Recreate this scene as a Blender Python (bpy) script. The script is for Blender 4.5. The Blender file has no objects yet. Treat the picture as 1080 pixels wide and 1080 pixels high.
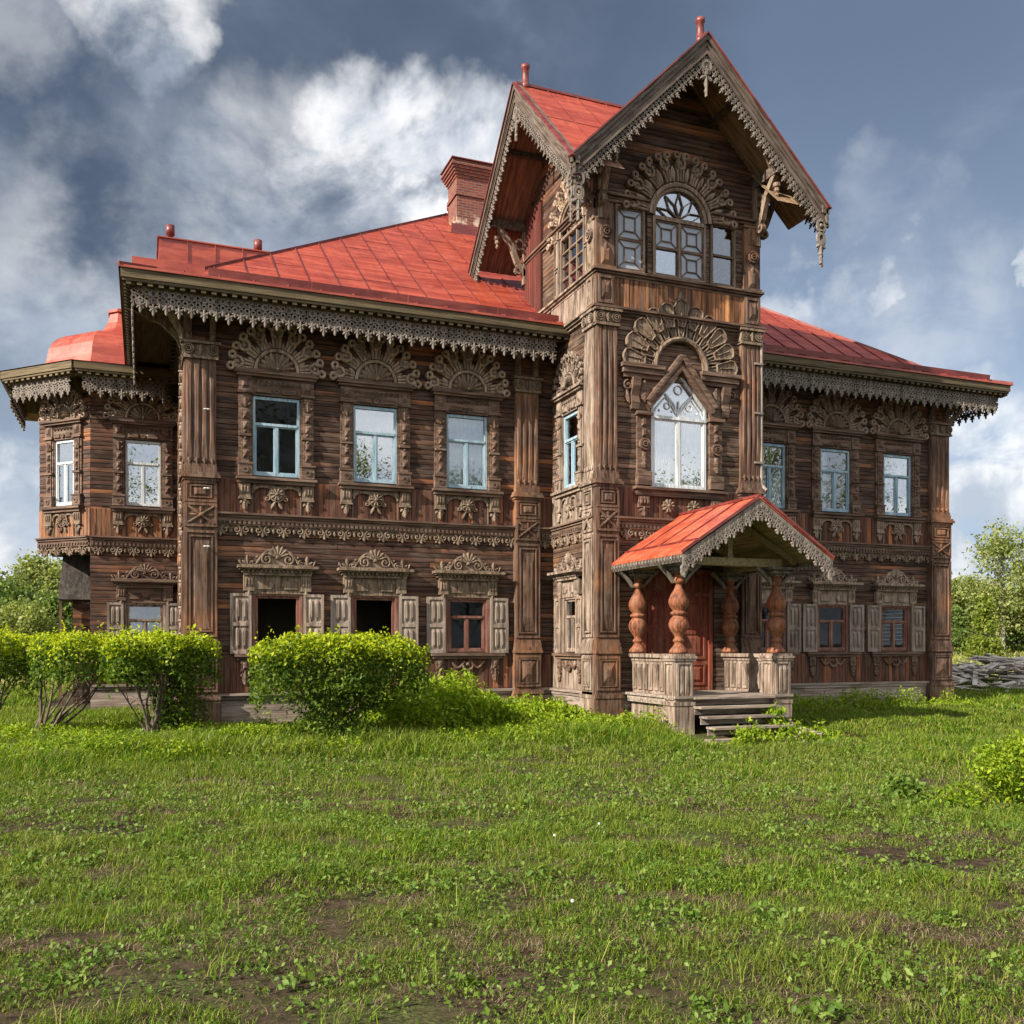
import bpy, bmesh, math, random
import numpy as np
from mathutils import Matrix, Vector
R = math.radians; PI = math.pi
scene = bpy.context.scene
COL = scene.collection
random.seed(7); rng = np.random.default_rng(7)

# ------------------------------------------------------------------ camera
YAW = math.atan(1000/2570.0)
cd = bpy.data.cameras.new('camera'); cam = bpy.data.objects.new('camera', cd); COL.objects.link(cam)
cam.location = (0, -22, 1.8); cam.rotation_euler = (R(90), 0, -YAW)
cd.sensor_width = 36; cd.lens = 36*1000/1080.0; cd.shift_y = 140/1080.0
cd.clip_start = .1; cd.clip_end = 3000
scene.camera = cam
scene.render.resolution_x = scene.render.resolution_y = 1024

# ------------------------------------------------------------------ light
SUN = Vector((-.88, -.27, .54)).normalized()          # towards the sun
sd = bpy.data.lights.new('sun', 'SUN'); so = bpy.data.objects.new('sun', sd); COL.objects.link(so)
sd.energy = 5.0; sd.angle = R(.5); sd.color = (1, .92, .80)
so.rotation_euler = SUN.to_track_quat('Z', 'Y').to_euler(); so.location = (-30, -20, 30)
scene.view_settings.view_transform = 'Standard'; scene.view_settings.look = 'None'
scene.view_settings.exposure = 1.12; scene.view_settings.gamma = 1

def pdir(x, y):
    p = (x-540)/1000.; s, c = math.sin(YAW), math.cos(YAW)
    return Vector((s+c*p, c-s*p, (680-y)/1000.)).normalized()

world = bpy.data.worlds.new('World'); scene.world = world; world.use_nodes = True
def make_world():
    nt = world.node_tree; N = nt.nodes; L = nt.links; N.clear()
    def n(t, **k):
        o = N.new(t)
        for a, b in k.items(): setattr(o, a, b)
        return o
    def m(op, a, b=None, c=None, clamp=False):
        o = n('ShaderNodeMath', operation=op, use_clamp=clamp)
        for i, v in enumerate((a, b, c)):
            if v is None: continue
            if isinstance(v, (int, float)): o.inputs[i].default_value = v
            else: L.new(v, o.inputs[i])
        return o.outputs[0]
    def mix(f, a, b):
        o = n('ShaderNodeMix', data_type='RGBA')
        for s, v in (('Factor', f), ('A', a), ('B', b)):
            i = [q for q in o.inputs if q.name == s and (q.type == 'RGBA' or s == 'Factor')][0]
            if isinstance(v, (tuple, list)): i.default_value = (*v, 1)
            elif isinstance(v, float): i.default_value = v
            else: L.new(v, i)
        return [q for q in o.outputs if q.type == 'RGBA'][0]
    def ramp(f, lo, hi):
        o = n('ShaderNodeMapRange', interpolation_type='SMOOTHSTEP'); L.new(f, o.inputs[0])
        o.inputs[1].default_value = lo; o.inputs[2].default_value = hi
        return o.outputs[0]
    tc = n('ShaderNodeTexCoord'); d = tc.outputs['Generated']
    sep = n('ShaderNodeSeparateXYZ'); L.new(d, sep.inputs[0])
    z = m('MAXIMUM', sep.outputs[2], 0.0); zz = m('ADD', z, .22)
    cmb = n('ShaderNodeCombineXYZ'); L.new(m('DIVIDE', sep.outputs[0], zz), cmb.inputs[0]); L.new(m('DIVIDE', sep.outputs[1], zz), cmb.inputs[1])
    def noise(vec, sc, det=6, rough=.55, dist=0.):
        o = n('ShaderNodeTexNoise'); L.new(vec, o.inputs['Vector'])
        o.inputs['Scale'].default_value = sc; o.inputs['Detail'].default_value = det
        o.inputs['Roughness'].default_value = rough; o.inputs['Distortion'].default_value = dist
        return o
    big = noise(cmb.outputs[0], 1.15, 7, .55, .5).outputs['Fac']
    fine = noise(cmb.outputs[0], 3.6, 8, .6, .4).outputs['Fac']
    puff = noise(d, 6.0, 9, .6, .3).outputs['Fac']
    # a warped direction so that the cloud masses get ragged borders
    wn = noise(d, 5.0, 6, .6)
    sub = n('ShaderNodeVectorMath', operation='SUBTRACT'); L.new(wn.outputs['Color'], sub.inputs[0]); sub.inputs[1].default_value = (.5, .5, .5)
    sc = n('ShaderNodeVectorMath', operation='SCALE'); L.new(sub.outputs[0], sc.inputs[0]); sc.inputs['Scale'].default_value = .26
    ad = n('ShaderNodeVectorMath', operation='ADD'); L.new(d, ad.inputs[0]); L.new(sc.outputs[0], ad.inputs[1])
    nm = n('ShaderNodeVectorMath', operation='NORMALIZE'); L.new(ad.outputs[0], nm.inputs[0])
    def blob(px, py, rad, soft):     # rad, soft in pixels of the photograph ~ mrad
        o = n('ShaderNodeVectorMath', operation='DOT_PRODUCT'); L.new(nm.outputs[0], o.inputs[0]); o.inputs[1].default_value = pdir(px, py)
        a = math.cos((rad+soft)/1000.); b = math.cos(max(rad-soft, 1)/1000.)
        return ramp(o.outputs['Value'], a, b)
    blobs = [(165, -5, 40, 50, .95), (225, 15, 10, 35, .8), (478, 200, 55, 40, 1.35), (405, 200, 40, 50, 1.05), (545, 165, 30, 50, .9), (330, 225, 45, 80, .55), (90, 300, 40, 110, .42),
             (200, 170, 20, 80, .25), (-10, 585, 60, 50, 1.25), (45, 570, 50, 40, 1.15), (130, 600, 100, 60, .9), (1065, 590, 70, 45, 1.35), (1130, 560, 90, 60, 1.3), (990, 610, 60, 40, 1.1), (965, 290, 8, 14, .6),
             (1082, 294, 2, 10, .6), (905, 300, 10, 28, .5), (865, 318, 16, 30, .6), (820, 330, 20, 40, .5), (895, 350, 6, 14, .3), (960, 360, 40, 80, .32), (930, 215, 16, 34, .22), (30, 40, 5, 60, .3)]
    acc = None
    for px, py, rd, sf, w in blobs:
        v = m('MULTIPLY', blob(px, py, rd, sf), w)
        acc = v if acc is None else m('MAXIMUM', acc, v)
    tex = m('ADD', m('MULTIPLY', fine, .9), m('MULTIPLY', puff, .55))          # ~.72 mean
    bright = m('MULTIPLY', acc, ramp(tex, .49, .80))
    dk = None
    for px, py, rd, sf, w in [(60, 160, 60, 110, 1.), (10, 70, 50, 80, 1.), (330, 70, 80, 130, .75), (560, 20, 80, 120, .6), (250, 140, 20, 60, .5), (20, 430, 30, 70, .35)]:
        v = m('MULTIPLY', blob(px, py, rd, sf), w); dk = v if dk is None else m('MAXIMUM', dk, v)
    dark = m('MULTIPLY', dk, ramp(m('ADD', m('MULTIPLY', fine, .5), m('MULTIPLY', puff, .5)), .72, .45))
    base_var = ramp(big, .35, .72)
    # sky behind: physically based blue, dulled by high grey stratus
    sky = n('ShaderNodeTexSky', sky_type='NISHITA'); sky.sun_disc = False
    sky.sun_elevation = math.asin(SUN.z); sky.sun_rotation = math.atan2(SUN.x, SUN.y) % (2*PI)
    sky.air_density = 1.0; sky.dust_density = 1.5
    slate = mix(base_var, (.72, .98, 1.50), (2.0, 2.4, 3.05))
    low = mix(ramp(z, .5, .02), slate, (4.6, 5.6, 7.0))
    right = n('ShaderNodeVectorMath', operation='DOT_PRODUCT'); L.new(d, right.inputs[0]); right.inputs[1].default_value = pdir(1180, 230)
    clear = ramp(right.outputs['Value'], .80, .97)
    blue = mix(ramp(z, .55, .1), (1.30, 1.78, 2.75), (3.5, 4.6, 6.2))
    low = mix(m('MULTIPLY', clear, .8), low, blue)
    low = mix(m('MULTIPLY', ramp(fine, .5, .75), .22), low, (4.2, 4.7, 5.4))
    low = mix(dark, low, (.62, .86, 1.34))
    white = mix(ramp(puff, .38, .60), (4.4, 4.9, 5.8), (9.4, 9.4, 9.3))
    clouds = mix(m('MINIMUM', bright, 1.0), low, white)
    # the half of the sky behind the camera is brightened as unseen fill light for the shaded facade
    back = n('ShaderNodeVectorMath', operation='DOT_PRODUCT'); L.new(d, back.inputs[0]); back.inputs[1].default_value = Vector((-.36, -.93, .15)).normalized()
    bk = ramp(back.outputs['Value'], -.3, .6)
    backcol = mix(ramp(big, .4, .65), (9.0, 9.8, 11.0), (16., 16., 15.6))
    clouds = mix(bk, clouds, backcol)
    tot = mix(.88, sky.outputs[0], clouds)
    bg = n('ShaderNodeBackground'); bg.inputs['Strength'].default_value = .057; L.new(tot, bg.inputs[0])
    out = n('ShaderNodeOutputWorld'); L.new(bg.outputs[0], out.inputs[0])
make_world()

# ------------------------------------------------------------------ materials
MATS = {}
def nmat(name):
    m = bpy.data.materials.new(name); m.use_nodes = True; MATS[name] = m
    nt = m.node_tree; b = nt.nodes['Principled BSDF']
    return m, nt, b
class NT:
    def __init__(s, nt): s.nt = nt; s.N = nt.nodes; s.L = nt.links
    def n(s, t, **k):
        o = s.N.new(t)
        for a, b in k.items(): setattr(o, a, b)
        return o
    def math(s, op, a, b=None, clamp=False):
        o = s.n('ShaderNodeMath', operation=op, use_clamp=clamp)
        for i, v in enumerate((a, b)):
            if v is None: continue
            if isinstance(v, (int, float)): o.inputs[i].default_value = v
            else: s.L.new(v, o.inputs[i])
        return o.outputs[0]
    def mix(s, f, a, b, blend='MIX'):
        o = s.n('ShaderNodeMix', data_type='RGBA', blend_type=blend)
        for nme, v in (('Factor', f), ('A', a), ('B', b)):
            i = [q for q in o.inputs if q.name == nme and (q.type == 'RGBA' or nme == 'Factor')][0]
            if isinstance(v, (tuple, list)): i.default_value = (*v[:3], 1)
            elif isinstance(v, (int, float)): i.default_value = v
            else: s.L.new(v, i)
        return [q for q in o.outputs if q.type == 'RGBA'][0]
    def mr(s, f, lo, hi, a=0., b=1.):
        o = s.n('ShaderNodeMapRange', interpolation_type='SMOOTHSTEP'); s.L.new(f, o.inputs[0])
        o.inputs[1].default_value = lo; o.inputs[2].default_value = hi; o.inputs[3].default_value = a; o.inputs[4].default_value = b
        return o.outputs[0]
    def noise(s, vec, sc, det=4, rough=.55, dist=0.):
        o = s.n('ShaderNodeTexNoise')
        if vec is not None: s.L.new(vec, o.inputs['Vector'])
        o.inputs['Scale'].default_value = sc; o.inputs['Detail'].default_value = det; o.inputs['Roughness'].default_value = rough; o.inputs['Distortion'].default_value = dist
        return o.outputs['Fac']
    def coords(s, rand=True):
        tc = s.n('ShaderNodeTexCoord'); v = tc.outputs['Object']
        if rand:
            oi = s.n('ShaderNodeObjectInfo')
            mu = s.n('ShaderNodeVectorMath', operation='SCALE'); s.L.new(oi.outputs['Random'], mu.inputs['Scale']); mu.inputs[0].default_value = (37, 19, 53)
            ad = s.n('ShaderNodeVectorMath', operation='ADD'); s.L.new(v, ad.inputs[0]); s.L.new(mu.outputs[0], ad.inputs[1])
            return v, ad.outputs[0]
        return v, v
    def scaled(s, v, sc):
        o = s.n('ShaderNodeMapping'); s.L.new(v, o.inputs[0]); o.inputs['Scale'].default_value = sc
        return o.outputs[0]
    def bump(s, h, st, dist=.02):
        o = s.n('ShaderNodeBump'); s.L.new(h, o.inputs['Height']); o.inputs['Strength'].default_value = st; o.inputs['Distance'].default_value = dist
        return o.outputs[0]

def wood(name, dark, light, grey, greyamt=.5, axis='x', board=None, boardlen=3.7, accent=None, acc_amt=.0, rough=.8, bump=.5, paint=None):
    m, nt, b = nmat(name); t = NT(nt); ov, v = t.coords()
    lo, hi = .55, 11.0
    if axis == 'rake':        # grain running down both slopes of a 45 degree gable
        s0 = t.n('ShaderNodeSeparateXYZ'); t.L.new(ov, s0.inputs[0]); ab = t.math('ABSOLUTE', s0.outputs[0]); c0 = t.n('ShaderNodeCombineXYZ')
        t.L.new(t.math('SUBTRACT', ab, s0.outputs[2]), c0.inputs[0]); t.L.new(s0.outputs[1], c0.inputs[1]); t.L.new(t.math('ADD', ab, s0.outputs[2]), c0.inputs[2]); v = ov = c0.outputs[0]; axis = 'x'
    sc = {'x': (lo, hi, hi), 'z': (hi, hi, lo), 'y': (hi, lo, hi)}[axis]
    g = t.noise(t.scaled(v, sc), 1.6, 7, .62, .25)
    fine = t.noise(t.scaled(v, tuple((2.2 if q == lo else 75.) for q in sc)), 1.0, 3, .6)
    blot = t.noise(v, .55, 5, .6)
    col = t.mix(t.mr(g, .36, .66), dark, light)
    if board:
        sp = t.n('ShaderNodeSeparateXYZ'); t.L.new(ov, sp.inputs[0])
        ac = {'x': 2, 'z': 0}[axis]; al = {'x': 0, 'z': 2}[axis]
        ci = t.math('FLOOR', t.math('DIVIDE', sp.outputs[ac], board))
        sh = t.math('MULTIPLY', t.math('SINE', t.math('MULTIPLY', ci, 12.7)), boardlen*.5)
        li = t.math('FLOOR', t.math('DIVIDE', t.math('ADD', sp.outputs[al], sh), boardlen))
        cb = t.n('ShaderNodeCombineXYZ'); t.L.new(ci, cb.inputs[0]); t.L.new(li, cb.inputs[1])
        wn = t.n('ShaderNodeTexWhiteNoise', noise_dimensions='3D'); t.L.new(cb.outputs[0], wn.inputs['Vector'])
        col = t.mix(1.0, col, t.mix(wn.outputs['Value'], (.55, .52, .5), (1.35, 1.3, 1.28)), 'MULTIPLY')
        if accent:
            f = t.math('MULTIPLY', t.mr(wn.outputs['Value'], .62, .95), t.mr(blot, .42, .66))
            f = t.math('MULTIPLY', f, t.mr(g, .3, .6, .45, 1.))
            col = t.mix(t.math('MULTIPLY', f, acc_amt), col, accent)
    elif accent:
        col = t.mix(t.math('MULTIPLY', t.mr(blot, .5, .72), acc_amt), col, accent)
    gm = t.math('MULTIPLY', t.mr(t.noise(t.scaled(v, tuple((1.2 if q == lo else 5.) for q in sc)), 1.3, 5, .65), .42, .68), greyamt)
    col = t.mix(gm, col, grey)
    if paint:
        pf = t.mr(t.noise(t.scaled(v, tuple((2. if q == lo else 7.) for q in sc)), 1.5, 6, .7), .40, .5)
        col = t.mix(pf, col, paint)
    # cracks along the grain
    crack = t.mr(t.noise(t.scaled(v, tuple((.9 if q == lo else 26.) for q in sc)), 1.0, 4, .6), .29, .40, .25, 1.)
    cc = t.n('ShaderNodeCombineXYZ'); 
    for i in range(3): t.L.new(crack, cc.inputs[i])
    col = t.mix(1.0, col, cc.outputs[0], 'MULTIPLY')
    col = t.mix(1.0, col, t.mix(t.mr(fine, .3, .7), (.78, .77, .76), (1.2, 1.2, 1.2)), 'MULTIPLY')
    t.L.new(col, b.inputs['Base Color']); b.inputs['Roughness'].default_value = rough
    b.inputs['Specular IOR Level'].default_value = .3
    hsum = t.math('ADD', t.math('MULTIPLY', fine, .6), t.math('ADD', g, crack))
    t.L.new(t.bump(hsum, bump, .012), b.inputs['Normal'])
    return m
wood('log_wood', (.024, .012, .008), (.100, .046, .026), (.150, .105, .080), .42, 'x', .118, 3.9, (.34, .125, .045), .85)
wood('tower_log_wood', (.034, .020, .013), (.125, .07, .043), (.20, .15, .115), .5, 'x', .118, 3.1, (.33, .15, .06), .6)
wood('board_wood', (.045, .018, .011), (.15, .058, .030), (.13, .09, .07), .35, 'z', .13, 9., (.42, .14, .045), .95)
wood('amber_board_wood', (.06, .026, .014), (.30, .125, .048), (.30, .22, .16), .25, 'z', .13, 9., (.66, .28, .09), 1.0)
wood('trim_wood', (.044, .025, .017), (.15, .087, .057), (.25, .185, .14), .4, 'x')
wood('post_wood', (.034, .018, .012), (.135, .070, .042), (.25, .18, .135), .34, 'z', accent=(.33, .14, .06), acc_amt=.6)
wood('lifted_carved_wood', (.14, .095, .064), (.39, .285, .20), (.44, .36, .285), .5, 'z')  # carving colour raised to offset the eave shade on the upper crowns
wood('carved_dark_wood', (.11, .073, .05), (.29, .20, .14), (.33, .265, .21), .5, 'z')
wood('hood_wood', (.065, .042, .028), (.21, .145, .095), (.29, .225, .165), .45, 'z')  # darker copy of the carving colour, made for the sunlit hoods
wood('lace_wood', (.085, .070, .056), (.195, .160, .130), (.25, .215, .185), .6, 'z')
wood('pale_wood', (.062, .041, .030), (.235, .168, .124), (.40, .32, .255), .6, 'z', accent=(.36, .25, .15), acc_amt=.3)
wood('shutter_wood', (.11, .082, .062), (.24, .185, .148), (.32, .265, .22), .55, 'z')
wood('soffit_wood', (.060, .045, .022), (.13, .098, .05), (.13, .105, .07), .4, 'x', .14, 6.)
wood('soffit_side_wood', (.20, .15, .075), (.40, .31, .16), (.3, .26, .18), .4, 'y')
wood('foundation_wood', (.14, .105, .085), (.30, .235, .195), (.36, .31, .27), .5, 'x', .22, 4.)
wood('step_wood', (.12, .095, .078), (.28, .23, .185), (.38, .33, .28), .5, 'x', .2, 5.)
wood('door_wood', (.09, .020, .011), (.22, .048, .024), (.20, .09, .055), .55, 'z')
wood('column_wood', (.075, .024, .011), (.27, .085, .036), (.27, .145, .08), .45, 'z', rough=.7, bump=.5)
wood('red_frame_wood', (.09, .035, .024), (.21, .085, .06), (.28, .20, .16), .35, 'z')
wood('red_board_wood', (.06, .014, .010), (.13, .030, .02), (.10, .04, .03), .3, 'z', .13, 9.)
wood('blue_frame_wood', (.17, .26, .32), (.27, .38, .44), (.46, .50, .52), .3, 'z', rough=.55, bump=.2)
wood('white_frame_wood', (.36, .39, .41), (.55, .57, .58), (.50, .48, .45), .3, 'z', rough=.55, bump=.2)
wood('brown_frame_wood', (.10, .065, .045), (.22, .15, .10), (.28, .23, .19), .5, 'z')
wood('old_board_wood', (.34, .29, .25), (.60, .53, .47), (.70, .64, .58), .5, 'x')
wood('rake_wood', (.042, .029, .021), (.125, .088, .066), (.19, .155, .13), .55, 'rake')
wood('gable_soffit_wood', (.12, .075, .042), (.32, .205, .115), (.28, .21, .14), .4, 'rake')
wood('red_soffit_wood', (.14, .068, .045), (.34, .17, .11), (.3, .2, .14), .4, 'rake')
wood('bark', (.05, .035, .025), (.14, .10, .07), (.22, .19, .16), .4, 'z', bump=.9)
wood('birch_bark', (.08, .07, .06), (.38, .36, .33), (.55, .53, .50), .6, 'x', bump=.5)
wood('shingle_wood', (.025, .021, .018), (.075, .063, .055), (.11, .10, .09), .4, 'z', .12, .35)

def metal_red(name, a, b2):
    m, nt, b = nmat(name); t = NT(nt); ov, v = t.coords(False)
    nz = t.noise(t.scaled(v, (.35, .35, .35)), 1.5, 6, .62, .4); n2 = t.noise(t.scaled(v, (6, 1.2, 1.2)), 1.2, 5, .6)
    col = t.mix(t.mr(nz, .3, .7), a, b2)
    pale = t.noise(t.scaled(v, (.55, 2.6, 2.6)), 1.6, 7, .7)
    col = t.mix(t.math('MULTIPLY', t.mr(pale, .42, .62), .75), col, (b2[0]*1.3+.02, b2[1]*1.45+.018, b2[2]*1.45+.012))
    col = t.mix(t.math('MULTIPLY', t.mr(n2, .55, .8), .35), col, (b2[0]*1.15+.04, b2[1]*1.3+.035, b2[2]*1.3+.024))
    rust = t.mr(t.noise(v, 1.6, 8, .72), .55, .74)
    col = t.mix(t.math('MULTIPLY', rust, .6), col, (.15, .035, .022))
    t.L.new(col, b.inputs['Base Color'])
    t.L.new(t.mr(n2, .3, .7, .34, .55), b.inputs['Roughness'])
    t.L.new(t.bump(t.noise(v, 1.3, 3), .25, .05), b.inputs['Normal'])
metal_red('red_roof_metal', (.17, .021, .011), (.265, .038, .018))
metal_red('dark_red_metal', (.085, .011, .010), (.14, .020, .016))
metal_red('porch_roof_metal', (.26, .038, .017), (.35, .066, .030))

def brick():
    m, nt, b = nmat('brick'); t = NT(nt)
    tc = t.n('ShaderNodeTexCoord')
    geo = t.n('ShaderNodeNewGeometry')
    sp = t.n('ShaderNodeSeparateXYZ'); t.L.new(tc.outputs['Object'], sp.inputs[0])
    cb = t.n('ShaderNodeCombineXYZ'); t.L.new(t.math('ADD', sp.outputs[0], sp.outputs[1]), cb.inputs[0]); t.L.new(sp.outputs[2], cb.inputs[1])
    br = t.n('ShaderNodeTexBrick'); t.L.new(cb.outputs[0], br.inputs['Vector'])
    br.inputs['Scale'].default_value = 1.; br.inputs['Brick Width'].default_value = .27; br.inputs['Row Height'].default_value = .085; br.inputs['Mortar Size'].default_value = .010
    br.inputs['Color1'].default_value = (.20, .048, .026, 1); br.inputs['Color2'].default_value = (.11, .026, .017, 1); br.inputs['Mortar'].default_value = (.17, .12, .09, 1)
    lime = t.math('MULTIPLY', t.mr(t.noise(tc.outputs['Object'], 2.6, 6, .65), .48, .6), t.mr(sp.outputs[2], .75, .25))
    col = t.mix(lime, br.outputs['Color'], (.50, .40, .31))
    col = t.mix(t.mr(t.noise(tc.outputs['Object'], 5, 4), .55, .8), col, (.10, .05, .04))
    t.L.new(col, b.inputs['Base Color']); b.inputs['Roughness'].default_value = .9
    t.L.new(t.bump(br.outputs['Fac'], -.6, .02), b.inputs['Normal'])
brick()

def glass(name, refl, tint=(.9, .93, .95), rough=.01, wob=.004, fk=.7):
    m, nt, b = nmat(name); t = NT(nt); nt.nodes.remove(b)
    out = [q for q in nt.nodes if q.type == 'OUTPUT_MATERIAL'][0]
    gl = t.n('ShaderNodeBsdfGlossy'); gl.inputs['Roughness'].default_value = rough; gl.inputs['Color'].default_value = (.95, .97, 1, 1)
    tr = t.n('ShaderNodeBsdfTransparent'); tr.inputs['Color'].default_value = (*tint, 1)
    ov, v = t.coords()
    t.L.new(t.bump(t.noise(v, 1.6, 2), wob*5, .05), gl.inputs['Normal'])
    fr = t.n('ShaderNodeLayerWeight'); fr.inputs['Blend'].default_value = .25
    f = t.math('ADD', t.math('MULTIPLY', fr.outputs['Fresnel'], fk), refl, True)
    mx = t.n('ShaderNodeMixShader'); t.L.new(f, mx.inputs[0]); t.L.new(tr.outputs[0], mx.inputs[1]); t.L.new(gl.outputs[0], mx.inputs[2])
    t.L.new(mx.outputs[0], out.inputs[0])
glass('dark_glass', .0, fk=.35); glass('sky_glass', .24); glass('clear_glass', .10)
def plain(name, c, rough=.8, var=.15, sc=3., metal=0.):
    m, nt, b = nmat(name); t = NT(nt); ov, v = t.coords()
    k = t.noise(v, sc, 5, .6)
    t.L.new(t.mix(t.mr(k, .3, .7), tuple(q*(1-var) for q in c), tuple(min(1, q*(1+var)) for q in c)), b.inputs['Base Color'])
    b.inputs['Roughness'].default_value = rough; b.inputs['Metallic'].default_value = metal
    t.L.new(t.bump(k, .2, .02), b.inputs['Normal'])
plain('interior_plaster', (.30, .26, .20), .9, .3, 1.); plain('dark_interior', (.10, .08, .06)); plain('curtain_cloth', (.40, .42, .45), .9, .12, 2.)
plain('blue_curtain_cloth', (.22, .30, .38), .9, .25, 2.); plain('grey_panel', (.27, .29, .33), .6, .12, 2.); plain('porcelain', (.42, .40, .37), .4)
plain('pipe_metal', (.20, .16, .13), .6, .3, 4., .2); plain('seed_white', (.72, .72, .68), .9)

def leafmat(name, cols, trans=.35, rough=.55, patch=None):
    m, nt, b = nmat(name); t = NT(nt)
    geo = t.n('ShaderNodeNewGeometry'); r = geo.outputs['Random Per Island']
    cr = t.n('ShaderNodeValToRGB'); t.L.new(r, cr.inputs[0])
    el = cr.color_ramp.elements
    while len(el) < len(cols): el.new(.5)
    for i, (p, c) in enumerate(cols): el[i].position = p; el[i].color = (*c, 1)
    col = cr.outputs[0]
    if patch:
        k = t.mr(t.noise(geo.outputs['Position'], patch[1], 4, .6), .38, .66)
        col = t.mix(t.math('MULTIPLY', k, patch[2]), col, patch[0])
    t.L.new(col, b.inputs['Base Color']); b.inputs['Roughness'].default_value = rough; b.inputs['Specular IOR Level'].default_value = .25
    tl = t.n('ShaderNodeBsdfTranslucent'); t.L.new(t.mix(1., col, (1.25, 1.3, .55), 'MULTIPLY'), tl.inputs[0])
    mx = t.n('ShaderNodeMixShader'); mx.inputs[0].default_value = trans
    out = [q for q in nt.nodes if q.type == 'OUTPUT_MATERIAL'][0]
    t.L.new(b.outputs[0], mx.inputs[1]); t.L.new(tl.outputs[0], mx.inputs[2]); t.L.new(mx.outputs[0], out.inputs[0])
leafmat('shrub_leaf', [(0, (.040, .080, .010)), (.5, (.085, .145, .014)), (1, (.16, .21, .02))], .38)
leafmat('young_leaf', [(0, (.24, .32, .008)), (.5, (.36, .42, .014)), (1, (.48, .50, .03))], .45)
leafmat('birch_leaf', [(0, (.13, .17, .04)), (.5, (.22, .255, .07)), (1, (.34, .35, .13))], .42)
leafmat('forest_leaf', [(0, (.06, .11, .022)), (.5, (.115, .17, .035)), (1, (.19, .23, .06))], .38)
leafmat('lime_leaf', [(0, (.12, .17, .02)), (1, (.22, .25, .035))], .4)
leafmat('spruce_leaf', [(0, (.018, .035, .014)), (1, (.05, .08, .025))], .15)
leafmat('grass_blade', [(0, (.035, .080, .006)), (.35, (.085, .160, .007)), (.65, (.145, .23, .009)), (.84, (.215, .295, .014)), (.93, (.28, .27, .05)), (1, (.36, .28, .13))], .4, .6, ((.19, .20, .04), .5, .4))
leafmat('meadow_blade', [(0, (.16, .19, .03)), (.6, (.27, .28, .07)), (1, (.42, .37, .17))], .35, .7)
leafmat('herb_leaf', [(0, (.10, .18, .010)), (.5, (.21, .30, .014)), (1, (.34, .40, .03))], .45)
leafmat('weed_leaf', [(0, (.06, .115, .014)), (.6, (.11, .18, .022)), (1, (.19, .25, .05))], .35)
leafmat('straw', [(0, (.07, .042, .026)), (.6, (.16, .105, .065)), (1, (.33, .26, .16))], .15, .8)

def groundmat():
    m, nt, b = nmat('soil'); t = NT(nt)
    geo = t.n('ShaderNodeNewGeometry'); v = geo.outputs['Position']
    k = t.noise(v, .55, 6, .65); f = t.noise(v, 9., 6, .65); gg = t.noise(v, .9, 5, .6)
    soil = t.mix(t.mr(f, .3, .7), (.016, .010, .007), (.075, .048, .033))
    turf = t.mix(t.mr(t.noise(v, 38., 4, .7), .4, .6), (.026, .030, .009), (.085, .090, .030))
    col = t.mix(t.mr(k, .36, .56), turf, soil)
    t.L.new(col, b.inputs['Base Color']); b.inputs['Roughness'].default_value = .95; b.inputs['Specular IOR Level'].default_value = .1
    t.L.new(t.bump(f, .8, .03), b.inputs['Normal'])
groundmat()

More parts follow.
